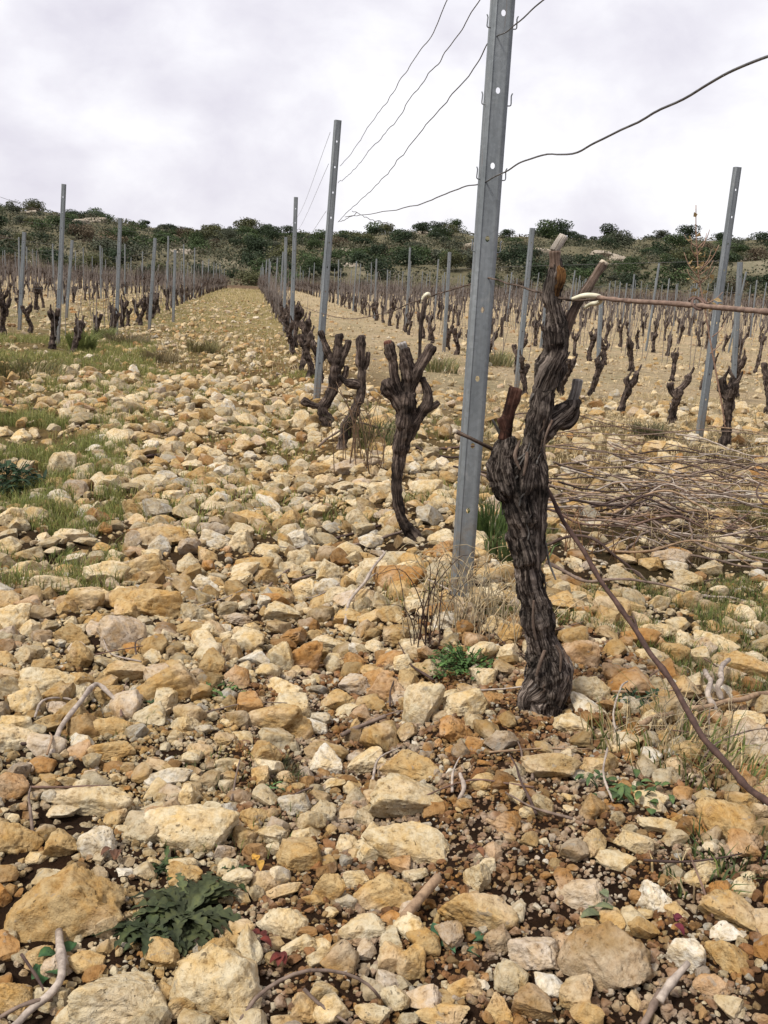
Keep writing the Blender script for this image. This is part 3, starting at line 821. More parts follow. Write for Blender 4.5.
# ------------------------------------------------------------------ vines
def grow(chains, vox, mats, amp=1.0, name='trunk', kn=0.2):
    """swept limbs fused by voxel remesh, then ridged along the grain"""
    Vs, Fq, Ft, n = [], [], [], 0
    sk = []; s0 = 0
    for ch in chains:
        P = np.array([c[:3] for c in ch]); R = np.array([c[3] for c in ch])
        L = np.linalg.norm(np.diff(P, axis=0), axis=1).sum(); m = max(8, int(L / (vox * 2.2)))
        C4 = spline(np.hstack([P, R[:, None]]), m); Pp, Rr = C4[:, :3], np.maximum(C4[:, 3], vox * .8)
        Rr = Rr * (1 + kn * pn(Pp, 14, s0 + 5)) 
        jit = np.stack([pn(Pp, 9, s0 + 1), pn(Pp, 9, s0 + 2), pn(Pp, 9, s0 + 3)], 1) * (Rr * .22)[:, None]
        Pp = Pp + jit
        V, F_, _ = tube(Pp, Rr, 14); Vs.append(V); Fq.append(F_[0] + n); Ft += [f + n for f in F_[1:]]; n += len(V)
        T, N, B = frames(Pp); s = s0 + np.concatenate([[0], np.cumsum(np.linalg.norm(np.diff(Pp, axis=0), axis=1))])
        for i in range(m): sk.append((Pp[i], T[i], N[i], B[i], s[i], Rr[i]))
        s0 += L + 3.7
    me = mesh_np('tmp', np.concatenate(Vs), [np.concatenate(Fq), np.concatenate(Ft)])
    ob = bpy.data.objects.new('tmp', me); COL.objects.link(ob)
    md = ob.modifiers.new('r', 'REMESH'); md.mode = 'VOXEL'; md.voxel_size = vox; md.use_smooth_shade = True
    ms = ob.modifiers.new('s', 'SMOOTH'); ms.factor = .5; ms.iterations = 2
    dg = bpy.context.evaluated_depsgraph_get(); out = bpy.data.meshes.new_from_object(ob.evaluated_get(dg))
    bpy.data.objects.remove(ob); bpy.data.meshes.remove(me)
    nv = len(out.vertices); co = np.empty(nv * 3, np.float32); out.vertices.foreach_get('co', co); co = co.reshape(-1, 3).astype(float)
    no = np.empty(nv * 3, np.float32); out.vertex_normals.foreach_get('vector', no); no = no.reshape(-1, 3)
    kd = KDTree(len(sk))
    for i, k in enumerate(sk): kd.insert(k[0], i)
    kd.balance()
    idx = np.array([kd.find(c)[1] for c in co])
    SP = np.array([k[0] for k in sk])[idx]; SN = np.array([k[2] for k in sk])[idx]; SB = np.array([k[3] for k in sk])[idx]
    ss = np.array([k[4] for k in sk])[idx]; rr = np.array([k[5] for k in sk])[idx]
    d = co - SP; a = (d * SN).sum(1); b = (d * SB).sum(1); l = np.hypot(a, b) + 1e-9
    tw = ss * 1.6                                   # the grain twists round the trunk
    ca, sa = a / l, b / l; ca, sa = ca * np.cos(tw) - sa * np.sin(tw), ca * np.sin(tw) + sa * np.cos(tw)
    bark = np.stack([ca * np.maximum(rr / .03, .5), sa * np.maximum(rr / .03, .5), ss * 1.25], 1)
    wob = np.stack([pn(co, 22, 1), pn(co, 22, 9), np.zeros(nv)], 1) * .12
    f1 = pn(bark + wob, 2.4); f2 = pn(bark + wob, 6.0, 11); f3 = pn(co, 26, 4); f4 = pn(co, 60, 14)
    ridge = (1 - 2.4 * np.abs(f1)) * .11 + (1 - 2.4 * np.abs(f2)) * .10 + f3 * .24 + f4 * .11 + .05 * (1 - 2 * np.abs(pn(bark + wob, 12, 31)))
    co = co + no * (ridge * np.minimum(rr, .035) * amp)[:, None]
    out.vertices.foreach_set('co', co.astype(np.float32).ravel())
    at = out.attributes.new('bark', 'FLOAT_VECTOR', 'POINT'); at.data.foreach_set('vector', bark.astype(np.float32).ravel())
    out.polygons.foreach_set('use_smooth', np.ones(len(out.polygons), bool))
    out.materials.clear(); out.materials.append(mats); out.update(); out.name = name
    return out
def px_chain(pts, depth, org, dz=None):
    """pixel polyline with radii in pixels -> local chain at a depth; a 4th number shifts the depth"""
    r = []
    for p in pts:
        y = depth + (p[3] if len(p) > 3 else 0)
        w = at_depth(p[0], p[1], y); dep = project(w)[2]
        r.append((*(w - org), p[2] * dep / F))
    return r
def cut_disc(chain, mat_, root, name='cut_face'):
    P = np.array([c[:3] for c in chain]); t = P[-1] - P[-2]; t /= np.linalg.norm(t)
    V, F_, _ = tube([P[-1] - t * .004, P[-1] + t * .0035], [chain[-1][3] * 1.0, chain[-1][3] * .86], 10)
    mb = MB(); mb.add(V, F_); return link(name, mb.mesh(name, mat_), root)

def big_vine():
    org = hit(545, 708); dpt = org[1]
    root = empty('grapevine', org)
    tag(root, 'tall old grapevine with peeling bark and swollen foot, nearest and biggest of all the vines', 'grapevine', 'old pruned grapevines')
    c = lambda pts: px_chain([(p[0], p[1], p[2] * (.80 if 380 < p[1] < 660 else .86), *p[3:]) for p in pts], dpt, org)
    trunk = [c([(543, 732, 17), (544, 714, 20), (545, 692, 25), (547, 670, 24), (544, 646, 17), (537, 612, 15.5), (531, 580, 15.5), (526, 548, 17), (521, 522, 19), (520, 497, 21), (525, 470, 18),
                (533, 445, 13), (538, 420, 12.5), (542, 398, 13), (549, 372, 15.5), (556, 350, 15), (557, 330, 12), (554, 312, 8.5), (552, 298, 9), (554, 283, 9.5), (556, 268, 8), (556, 258, 6.5)]),
             c([(522, 530, 8), (511, 500, 13), (503, 474, 16), (503, 452, 14), (507, 438, 9)]),
             c([(538, 560, 8), (538, 520, 10), (536, 480, 13), (534, 440, 11)]),
             c([(556, 690, 10), (563, 672, 10), (560, 655, 8), (552, 640, 6)]),
             c([(532, 690, 12), (526, 700, 10), (530, 722, 10)]),
             c([(545, 385, 8), (557, 362, 9, -.02), (563, 345, 6), (562, 332, 5)])]
    t = link('trunk', grow(trunk, .0036, M_BARK, 1.25), root)
    arm = c([(538, 440, 9, .01), (550, 425, 11, .015), (562, 416, 12, .02), (571, 408, 11, .02), (573, 400, 8, .02)])
    link('arm', grow([arm, c([(560, 425, 7, .02), (572, 420, 7, .02), (577, 410, 4, .02)])], .004, M_BARK, 1.4, 'arm'), root)
    st = c([(571, 404, 7, .02), (575, 392, 6.5, .02), (578, 379, 6.5, .02)])
    o = link('spur', grow([st], .0032, M_GREYW, .6, 'spur'), root); o['label'] = 'bleached grey cut stub'
    red = c([(504, 440, 8), (506, 425, 7.5), (510, 408, 7.5), (513, 396, 8), (515, 389, 8.5)])
    o = link('spur', grow([red, c([(506, 432, 7), (502, 418, 6)])], .0034, M_RED, .8, 'spur'), root); o['label'] = 'reddish brown cut stub'
    cut_disc(red, M_RED, o)
    sp = c([(503, 440, 2.4), (497, 428, 2), (492, 419, 1.3)]); o = link('spur', grow([sp], .002, M_GREYW, .5, 'spur'), root)
    br = c([(562, 342, 6.5, .01), (567, 326, 6, .012), (574, 310, 5.8, .015), (583, 295, 5.6, .02), (594, 278, 5.4, .02), (604, 263, 5.6, .02)])
    b = link('branch', grow([br], .0036, M_TANW, .8, 'branch'), root); cut_disc(br, M_CUT, b)
    nk = c([(555, 268, 7.5), (555, 258, 7.0), (555, 250, 8.2)])
    o = link('spur', grow([nk], .0034, M_TANW, .6, 'spur'), root)
    tip = c([(554, 251, 6.5), (559, 243, 5.6), (564, 235, 5.0)])
    q = link('tip', grow([tip], .003, M_CUTW, .5, 'tip'), o); q['label'] = 'pale dead tip'
    # the orange pruning wound on the head
    w = c([(556, 297, 2.0, -.010), (557, 290, 3.6, -.012), (559.5, 281, 4.3, -.011), (560, 273, 4.4, -.010), (557.5, 266, 3, -.009), (558, 261, 2, -.006)])
    o = link('pruning_wound', grow([w], .0024, M_WOUND, 2.2, 'pruning_wound', .6), root); o['label'] = 'orange bare wood of a pruning wound'
    # loose bark strips
    strips = [[(541, 528, 1.5), (546, 545, 1.6), (549, 562, 1.5), (556, 580, 1.1)], [(527, 452, 2.2, -.03), (526, 462, 2.2, -.04), (523, 476, 1.4, -.045)],
              [(520, 440, 1.5, -.04), (515, 456, 2.2, -.045), (520, 470, 1.2, -.05)], [(563, 650, 2, -.01), (569, 665, 2.2, -.01), (571, 690, 1.5, -.01)],
              [(534, 600, 1.6, -.04), (533, 622, 2.0, -.045), (536, 640, 1.5, -.045)], [(545, 650, 2.4, -.05), (540, 664, 2.4, -.055), (536, 676, 1.5, -.055)],
              [(552, 420, 1.6, -.02), (545, 440, 1.5, -.03), (545, 460, 1.2, -.035)], [(556, 645, 2.6, -.04), (561, 655, 2.2, -.045), (560, 672, 1.3, -.045)]]
    for s in strips: link('bark_strip', grow([c(s)], .0016, M_TANW if len(s) < 4 else M_GREYW, .5, 'bark_strip'), root)
    rs = random.Random(8); main = spline(np.array(trunk[0]), 300); Tm, Nm, Bm = frames(main[:, :3]); view = -np.array([org[0], org[1], org[2] - .5]); view /= np.linalg.norm(view)
    for k in range(56):
        i = rs.randrange(14, 250); m = rs.randrange(6, 16); m = min(m, 297 - i)
        a0 = rs.uniform(-1.5, 1.5); side = np.cross(Tm[i], view); side /= np.linalg.norm(side); fr = np.cross(side, Tm[i])
        P_ = []
        for q in range(5):
            ii = i + m * q // 4; ang = a0 + rs.gauss(0, .10) + .08 * q; dr = side * math.sin(ang) + fr * math.cos(ang) * (1 if np.dot(fr, view) > 0 else -1)
            P_.append(main[ii, :3] + dr * (main[ii, 3] * 1.04 + (.005 * rs.random() if q in (0, 4) else .0005)))
        V, F_, bk = tube(spline(np.array(P_), 12), np.linspace(.0008, .0026, 12)[::rs.choice((1, -1))] * rs.uniform(.7, 1.3), 5); mb = MB(); mb.add(V, F_, None, bk * 2)
        link('bark_strip', mb.mesh('bark_strip', rs.choice((M_TANW, M_BARKF, M_BARK, M_GREYW))), root)
    # short cut cane poking out to the left in front of the post
    cn = [(492, 449, 2.6, 0.0), (480, 443, 2.6, -.02), (468, 437, 2.6, -.03), (455, 431, 3.1, -.035)]
    cc = c(cn); o = link('cane_stub', grow([cc], .002, M_TANW, .4, 'cane_stub'), root); cut_disc(cc, M_CUT, o)
    # the arm that was tied along the low wire
    cord = [(0.72, dpt - .02, 1.03), ]
    return root, org
vine1, org1 = big_vine()

def second_vine():
    org = hit(413, 541); dpt = org[1]; root = empty('grapevine', org)
    tag(root, 'stubby many-headed vine with a curved foot standing left of the near post', 'grapevine', 'old pruned grapevines')
    c = lambda pts: px_chain([(p[0], p[1], p[2] * .76, *p[3:]) for p in pts], dpt, org)
    tr = [c([(419, 549, 10), (415, 540, 10), (408, 529, 7.5), (401, 516, 6.5), (397, 498, 6.2), (398, 474, 7), (401, 450, 9), (405, 428, 11), (407, 408, 12), (407, 392, 10)]),
          c([(426, 546, 5), (418, 539, 7), (410, 531, 6)]), c([(408, 440, 7), (414, 424, 8), (417, 412, 6)])]
    link('trunk', grow(tr, .0065, M_BARKF, 1.2), root)
    arms = [[(405, 412, 9), (396, 398, 8), (389, 390, 9), (386, 380, 5)], [(402, 398, 7), (396, 380, 5.5), (393, 364, 5.5), (389, 350, 7), (388, 343, 6)],
            [(408, 405, 10), (408, 385, 8.5), (406, 365, 8), (404, 348, 6.5)], [(409, 392, 8), (417, 372, 7), (425, 358, 6.5), (432, 346, 5.5)],
            [(410, 426, 8), (421, 412, 7), (428, 400, 6.5), (425, 386, 5), (421, 378, 4)], [(420, 416, 6), (430, 408, 4), (439, 402, 3)]]
    for a in arms: link('arm', grow([c(a)], .006, M_BARKF, 1.2, 'arm'), root)
    for a in ([(404, 350, 5.5), (401, 343, 6)], [(389, 350, 6), (387, 341, 6)]):
        link('spur', grow([c(a)], .005, M_RED if a[0][0] < 400 else M_GREYW, .7, 'spur'), root)
    th = c([(419, 372, 3, .03), (420, 345, 2.6, .05), (421, 325, 2.4, .06), (424, 308, 2.8, .06), (426, 297, 2.4, .06)])
    o = link('spur', grow([th], .0035, M_BARKF, .5, 'spur'), root); o['label'] = 'thin upright spur reaching the wire'
    return root
vine2 = second_vine()
def third_vines():
    org = hit(343, 447); d = org[1]; root = empty('grapevine', org)
    tag(root, 'bent grey vine with one long left arm, third from the front', 'grapevine', 'old pruned grapevines')
    c = lambda pts: px_chain([(p[0], p[1], p[2] * .74) for p in pts], d, org)
    link('trunk', grow([c([(342, 455, 7), (344, 440, 7), (347, 426, 7), (354, 412, 7), (360, 398, 6), (362, 380, 5.5), (361, 362, 5.5), (361, 345, 6.5), (362, 335, 5)])], .012, M_BARKF, 1.3), root)
    link('arm', grow([c([(361, 386, 5), (352, 384, 5.5), (345, 382, 4), (339, 375, 2.5)])], .01, M_BARKF, 1.2, 'arm'), root)
    link('arm', grow([c([(362, 372, 4), (367, 362, 4), (368, 352, 3)])], .01, M_BARKF, 1.2, 'arm'), root)
    org = hit(329, 425); d = org[1]; root = empty('grapevine', org)
    tag(root, 'crooked four-headed vine leaning right beside the second post', 'grapevine', 'old pruned grapevines')
    link('trunk', grow([c2 for c2 in [px_chain([(331, 432, 5), (327, 420, 6), (322, 409, 5.2), (328, 400, 5), (333, 388, 5), (335, 370, 5), (336, 358, 4.4)], d, org)]], .013, M_BARKF, 1.3), root)
    for a in ([(336, 364, 6), (338, 348, 5.5), (339, 334, 5)], [(335, 366, 5), (328, 352, 5), (324, 342, 4), (320, 331, 4)], [(335, 372, 5), (344, 354, 4.5), (349, 340, 4)],
              [(334, 388, 4), (344, 377, 4), (347, 366, 4)], [(324, 408, 5), (312, 405, 4), (302, 400, 5)]):
        link('arm', grow([px_chain([(p[0], p[1], p[2] * .75) for p in a], d, org)], .010, M_BARKF, 1.2, 'arm'), root)
third_vines()

# repeats of the ordinary vines
def vine_proto(seed, vox):
    r = random.Random(seed)
    h = r.uniform(.30, .44); lean = (r.uniform(-.08, .08), r.uniform(-.06, .06))
    p1 = (lean[0] * .2 + r.uniform(-.03, .03), 0, h * .35); p2 = (lean[0] * .8, lean[1] * .8, h * .75); top = (lean[0], lean[1], h)
    tr = [(0, 0, -.06, .048), (0, 0, .02, .040), (*p1, .031), (*p2, .034), (*top, .044)]
    arms = []; n = r.choice((2, 3, 3, 4)); a0 = r.uniform(0, 6.28)
    for k in range(n):
        a = a0 + k * 6.28 / n + r.uniform(-.4, .4); L = r.uniform(.07, .13); ux, uy = math.cos(a), math.sin(a)
        b = Vector(top) - Vector((0, 0, r.uniform(0, .08)))
        pts = [(*b, .030), (b.x + ux * L * .40, b.y + uy * L * .40, b.z + L * .40, .029), (b.x + ux * L * .6, b.y + uy * L * .6, b.z + L * .8, .028), (b.x + ux * L * .62, b.y + uy * L * .62, b.z + L * 1.15, .030)]
        ch = [pts]
        if r.random() < .7:
            e = Vector(pts[-1][:3]); f = r.uniform(0, 6.28)
            ch.append([(*e, .016), (e.x + .03 * math.cos(f), e.y + .03 * math.sin(f), e.z + .04, .012), (e.x + .045 * math.cos(f), e.y + .045 * math.sin(f), e.z + .085, .010)])
        arms.append(ch)
    return tr, arms, n
VSHAPE = {2: 'two-armed', 3: 'three-armed', 4: 'four-armed'}
NEAR_P = []; FAR_P = []
for k in range(7):
    tr, arms, n = vine_proto(40 + k, .012)
    root = empty('grapevine', (0, 0, 0)); link('trunk', grow([tr], .011, M_BARKF, 1.5), root)
    for a in arms: link('arm', grow(a, .0095, M_BARKF, 1.3, 'arm'), root)
    NEAR_P.append([root, n, False])
for k in range(8):
    tr, arms, n = vine_proto(70 + k, .02)
    fm = grow([tr] + [c for a in arms for c in a], .019, M_BARKF, 1.2, 'grapevine'); fm.materials.append(M_SHOOT)
    bm = bmesh.new(); bm.from_mesh(fm); rs = random.Random(900 + k)
    for q in range(rs.choice((1, 2, 2, 3))):      # last year's shoots left standing
        e = arms[q % len(arms)][0][-1]; L = rs.uniform(.35, .8); P = spline([e[:3], (e[0] + rs.gauss(0, .04), e[1] + rs.gauss(0, .04), e[2] + L * .5), (e[0] + rs.gauss(0, .09), e[1] + rs.gauss(0, .06), e[2] + L)], 6)
        V, F_, _ = tube(P, np.linspace(.0075, .004, 6), 4); vv = [bm.verts.new(p) for p in V]
        for fs in F_:
            for f in fs:
                nf = bm.faces.new([vv[i] for i in f]); nf.material_index = 1
    bm.to_mesh(fm); bm.free(); FAR_P.append((fm, n))
vine_list = []
fixed = [(hit(672, 424), 'stout dark Y-shaped vine right of the grass tuft beyond the cane heap'), (hit(621, 414), 'slim vine between the big vine stub and the grass tuft'),
         (hit(724, 449), None)]
for r, (x, nm) in ROWS.items():
    y = {'A': 9.75, 'C': 10.9, 'D': 9.0, 'L': 9.5, 'M': 11.0}.get(r, 9.5); y += random.uniform(0, .6)
    if r == 'A': y = 9.9
    st = 1.25 if r == 'A' else 1.30
    while y < EDGE - 2:
        xx = x + random.gauss(0, .06)
        if (r in 'AL' or random.random() > .07) and in_view(xx, y, 15) and not (r == 'L' and y < 12.4):
            vine_list.append((y + random.uniform(-.15, .15), xx, r, nm))
        y += st if y < 16 else st * .72
vine_list.sort()
MAX_V = 288
rowcount = {}
VS = {}
def vine_label(y, x, r, nm, n):
    ps = [p for p in post_rows.get(r, []) if p < y]
    key = (r, len(ps)); VS[key] = VS.get(key, 0) + 1
    if ps: return f'vine, {ORD[VS[key]]} beyond {ORD[len(ps)]} post of the {nm}'
    return f'vine, {ORD[VS[key]]} from the near end of the {nm}'
used = set()
def place_vine(p, label, yaw=None, s=None, far=False):
    sc = s or random.uniform(.85, 1.2)
    if far:
        me, n = random.choice(FAR_P); o = link('grapevine', me)
    else:
        e = random.choice(NEAR_P); n = e[1]
        if e[2]: o = copy_tree(e[0])
        else: o = e[0]; e[2] = True
    o.location = p; o.rotation_euler = (0, 0, random.uniform(0, 6.28) if yaw is None else yaw); o.scale = (sc, sc, sc * random.uniform(.9, 1.15))
    tag(o, label, 'grapevine', 'old pruned grapevines'); return o
v_a = place_vine(fixed[0][0], fixed[0][1], 0, 1.0); v_b = place_vine(fixed[1][0], fixed[1][1], .6, .95)
v_c = place_vine(fixed[2][0], 'thick vine with one long leafless shoot right of the leaning post', 1.0, 1.0)
for px, py, lab in ((768, 415, 'vine at the right frame edge behind the leaning post'), (590, 398, 'low vine just behind the bleached stub of the big vine'),
                    (524, 398, 'thin vine at the foot of the post between near post and big vine'), (470, 372, 'vine seen just left behind the near post'),
                    (3, 335, 'vine cut by the left frame edge'), (30, 333, 'dark vine left of the tallest left post'), (52, 349, 'vine touching the foot of the tallest left post')):
    place_vine(hit(px, py), lab)
rest = []
for i, (y, x, r, nm) in enumerate(vine_list):
    z = gz(x, y)
    if i < MAX_V - 14: place_vine((x, y, z - .01), vine_label(y, x, r, nm, 3), far=i > 62)
    else: rest.append((x, y, z))
print('vines', len(vine_list), 'merged', len(rest))
def merged(name, items, me, label, cat, smin=.85, smax=1.15, mat_=None):
    nv = len(me.vertices); co = np.empty(nv * 3, np.float32); me.vertices.foreach_get('co', co); co = co.reshape(-1, 3)
    return co
def far_vines():
    mb = MB()
    for (x, y, z) in rest:
        r = random.Random(int(x * 97 + y * 13)); h = r.uniform(.36, .6)
        P = spline([(x, y, z - .05), (x + r.uniform(-.04, .04), y, z + h * .5), (x + r.uniform(-.05, .05), y, z + h)], 4)
        V, F_, bk = tube(P, [.05, .04, .036, .045], 5); mb.add(V, F_, None, bk)
        for k in range(r.choice((2, 3, 3))):
            a = r.uniform(0, 6.28); L = r.uniform(.13, .25); e = P[-1]
            V, F_, bk = tube(spline([e, e + np.array([math.cos(a) * L * .6, math.sin(a) * L * .6, L * .4]), e + np.array([math.cos(a) * L * .8, math.sin(a) * L * .8, L * 1.2])], 4), .026, 5)
            mb.add(V, F_, None, bk)
        for k in range(2):
            e = np.array([x + r.uniform(-.12, .12), y, z + h]); L = r.uniform(.4, .8); V, F_, bk = tube([e, e + np.array([r.gauss(0, .06), 0, L])], .008, 3); mb.add(V, F_, None, bk)
    tag(link('distant_vines', mb.mesh('distant_vines', M_BARKF)), 'hundreds of small dark vines filling the far vineyard below the hill', 'grapevines', kind='stuff')
far_vines()
def far_shoots():
    r = np.random.default_rng(77); mb = MB(); V_, F3 = [], []
    pts = []
    for rn, (x, nm) in ROWS.items():
        y = 13.0 if rn != 'A' else 20.0
        while y < EDGE - 1:
            for _ in range(3 if y > 22 else 2):
                pts.append((x + r.normal(0, .12), y + r.normal(0, .35)))
            y += .62
    P = np.array(pts); ok = np.array([in_view(a, b, 20) for a, b in P]); P = P[ok]; z = ground(P[:, 0], P[:, 1]) + .25; n = len(P)
    L = r.uniform(.35, .95, n); rad = .0045 + .00011 * P[:, 1]; lean = r.normal(0, .10, (n, 2))
    a = np.array([0, 2.094, 4.189]); ring = np.stack([np.cos(a), np.sin(a)], 1)
    b = np.stack([P[:, 0], P[:, 1], z], 1); t = b + np.stack([lean[:, 0] * L, lean[:, 1] * L, L], 1)
    lo = b[:, None, :] + np.concatenate([ring[None] * rad[:, None, None], np.zeros((n, 3, 1))], 2); hi = t[:, None, :] + np.concatenate([ring[None] * rad[:, None, None] * .5, np.zeros((n, 3, 1))], 2)
    V = np.concatenate([lo, hi], 1).reshape(-1, 3); i = (np.arange(n) * 6)[:, None]
    Q = np.concatenate([np.stack([i[:, 0] + k, i[:, 0] + (k + 1) % 3, i[:, 0] + 3 + (k + 1) % 3, i[:, 0] + 3 + k], 1) for k in range(3)])
    tag(link('vine_shoots', mesh_np('vine_shoots', V, [Q], M_SHOOT)), 'countless thin grey shoots standing up from the far vine rows', 'vine shoots', kind='stuff')
far_shoots()
def far_posts():
    if not far_mb: return
    mb = MB()
    for (x, y, z) in far_mb:
        V, F_, _ = tube([(x, y, z - .1), (x + random.gauss(0, .03), y, z + random.uniform(1.6, 2.0))], .025, 4); mb.add(V, F_)
    tag(link('distant_posts', mb.mesh('distant_posts', M_GALV, False)), 'thin grey trellis posts farthest away near the hill foot', 'posts', kind='stuff')
far_posts()
# tall shoot with dry leaves on the vine behind the right post
def tall_shoot():
    d = fixed[2][0][1]; org = np.array(v_c.location)
    pts = [(726, 430, 1.8), (722, 405, 1.6), (716, 372, 1.4), (711, 345, 1.3), (704, 305, 1.2), (699, 278, 1.1), (697, 250, .9), (696, 228, .8), (696, 205, .6)]
    W = np.array([at_depth(p[0], p[1], d) for p in pts]); mb = MB()
    V, F_, bk = tube(spline(W, 40), np.linspace(.0085, .0034, 40), 6); mb.add(V, F_, (1, 1, 1), bk)
    r = random.Random(2)
    for k in range(14):
        i = r.choice((3, 4, 5, 5, 6, 6)); b = W[i] + np.array([0, 0, r.uniform(-.08, .08)]); sg = r.choice((-1, 1))
        e = b + np.array([sg * r.uniform(.04, .14), r.uniform(-.03, .03), r.uniform(.08, .2)])
        V, F_, bk = tube(spline([b, (b + e) / 2 + np.array([sg * .02, 0, 0]), e], 8), np.linspace(.005, .0022, 8), 5); mb.add(V, F_, (1, 1, 1), bk)
    me = mb.mesh('shoot', M_CANE); o = link('shoot', me); o.color = (.27, .18, .13, 1); o.parent = v_c; o.matrix_parent_inverse = v_c_inv
    lm = MB()
    for k in range(44):
        i = r.choice((4, 5, 5, 6)); c = W[i] + np.array([r.gauss(0, .07), r.gauss(0, .04), r.gauss(.03, .09)]); s = r.uniform(.014, .034)
        n = np.array([r.gauss(0, 1) for _ in range(3)]); n /= np.linalg.norm(n); t = np.cross(n, [.3, .5, .8]); t /= np.linalg.norm(t); b = np.cross(n, t)
        lm.add([c + s * t, c + s * .6 * b + n * s * .3, c - s * t, c - s * .6 * b + n * s * .3], [[[0, 1, 2, 3]]], np.array([.30, .22, .11]) * r.uniform(.7, 1.3))
    o2 = link('dry_leaves', lm.mesh('dry_leaves', M_LEAF, False)); o2.parent = v_c; o2.matrix_parent_inverse = v_c_inv
bpy.context.view_layer.update(); v_c_inv = v_c.matrix_world.inverted()
tall_shoot()

# ------------------------------------------------------------------ wires
P1 = np.array(nearpost.location); P2 = np.array(post2.location)
def on_row_plane(px, py, off=0.0):
    """sight line meets the upright plane through the first two posts of the row"""
    a, b = P1[:2] + np.array([off, 0]), P2[:2] + np.array([off, 0]); n = np.array([-(b - a)[1], (b - a)[0]])
    d = ray(px, py); t = n.dot(a - CAM[:2]) / n.dot(d[:2]); return CAM + d * t
def wire(pts, r, label, name='trellis_wire', m=None, kink=.0, n=90, cat='wire', group='wires of the trellis'):
    W = spline(np.array(pts), n); 
    if kink:
        W[1:-1] += kink * np.stack([pn(W[1:-1], 7, 3), pn(W[1:-1], 7, 13), pn(W[1:-1], 7, 23)], 1)
    V, F_, bk = tube(W, r, 6); mb = MB(); mb.add(V, F_, None, bk)
    return tag(link(name, mb.mesh(name, m or M_WIRE)), label, cat, group)
off = -.005
pl = lambda L, o=0.0: [on_row_plane(x, y, o) for (x, y) in L]
wire(pl([(800, 50), (768, 59), (730, 74), (690, 96), (650, 116), (600, 140), (575, 151), (545, 155), (520, 162), (503, 173), (480, 184), (465, 187), (440, 196), (410, 207), (370, 214), (345, 217)], -.03), .0021,
     'loose sagging wire running right to left across the sky in front of the near post', kink=.006)
wire(pl([(610, -50), (575, -28), (540, 2), (512, 27), (490, 42), (476, 66), (455, 92), (430, 120), (405, 152), (385, 176), (365, 196), (350, 210), (338, 222)], -.03), .0019,
     'kinked wire passing the near post near its top and ending at second post', kink=.006)
wire(pl([(520, -85), (505, -48), (478, 2), (455, 38), (434, 68), (415, 92), (395, 122), (370, 150), (352, 172), (338, 183)], 0), .0019,
     'middle of three slanting wires between the two tall posts', kink=.008)
wire(pl([(500, -125), (480, -70), (448, 0), (432, 34), (408, 68), (388, 100), (368, 128), (352, 152), (340, 166)], 0), .0019,
     'leftmost of three slanting wires between the two tall posts', kink=.006)
# wire ends twisted round the second post, and wires going on down the row
for (a, b, lab) in (((352, 211), (388, 224), 'short loose wire end hanging right of the second post'), ((338, 222), (358, 213), 'twisted knot of wire ends at second post')):
    wire(pl([a, ((a[0] + b[0]) / 2, (a[1] + b[1]) / 2 + 1), b], -.01), .002, lab, 'wire_end', kink=.01, n=20)
y3 = post_rows['A'][2]
for z2, lab in ((1.62, 'low'), (2.0, 'middle'), (2.25, 'high')):
    q = [np.array([P2[0], P2[1], P2[2] + z2])] + [np.array([.70, yy, gz(.7, yy) + z2 * .93]) for yy in post_rows['A'][2:9]]
    wire(q, .0016, f'{lab} wire running away down the near post row beyond second post', n=60)
# the low wire, with the cream tie and the tied arm
lowz = [on_row_plane(470, 284, .0), on_row_plane(450, 290), on_row_plane(426, 298), on_row_plane(408, 304), on_row_plane(385, 313), on_row_plane(340, 318), on_row_plane(300, 306)]
d1 = org1[1]
wire([at_depth(603, 299, d1 - .06), at_depth(575, 300, d1 - .03), at_depth(560, 297, d1 - .02), at_depth(535, 291, d1 + .25), at_depth(510, 284, d1 + .55)] + [on_row_plane(487, 278, .0)] + lowz, .0026,
     'low wire threaded through the near post from the big vine to the second vine', m=M_TANW, kink=.003)
arm_pts = [at_depth(597, 297.5, d1 - .07), at_depth(630, 301, d1 - .17), at_depth(665, 303, d1 - .30), at_depth(700, 306, d1 - .42), at_depth(735, 309, d1 - .53), at_depth(780, 313, d1 - .68), at_depth(850, 320, d1 - .85)]
def tied_arm():
    W = spline(np.array(arm_pts), 110); s = np.linspace(0, 1, 110); R = .0046 + .0008 * np.sin(s * 90) * (np.sin(s * 17) > 0) + .0022 * np.exp(-((s - .40) / .012) ** 2)
    V, F_, bk = tube(W, R, 8); mb = MB(); mb.add(V, F_, None, bk); o = link('tied_cane', mb.mesh('tied_cane', M_CANE)); o.color = (.19, .135, .105, 1)
    tag(o, 'brown cane tied along the low wire to the right of the big vine', 'cane')
    kn = at_depth(700, 305, d1 - .42); ks = [kn + np.array([.012 * math.cos(t) * 1.0 - .003 * t * .3, .010 * math.sin(t * 1.0), .010 * math.sin(t) + .002]) for t in np.linspace(0, 9, 30)]
    V, F_, bk = tube(np.array(ks), .0022, 6); mb = MB(); mb.add(V, F_, None, bk); k = link('tendril_knot', mb.mesh('tendril_knot', M_CANE), o); k.color = (.15, .10, .08, 1)
tied_arm()
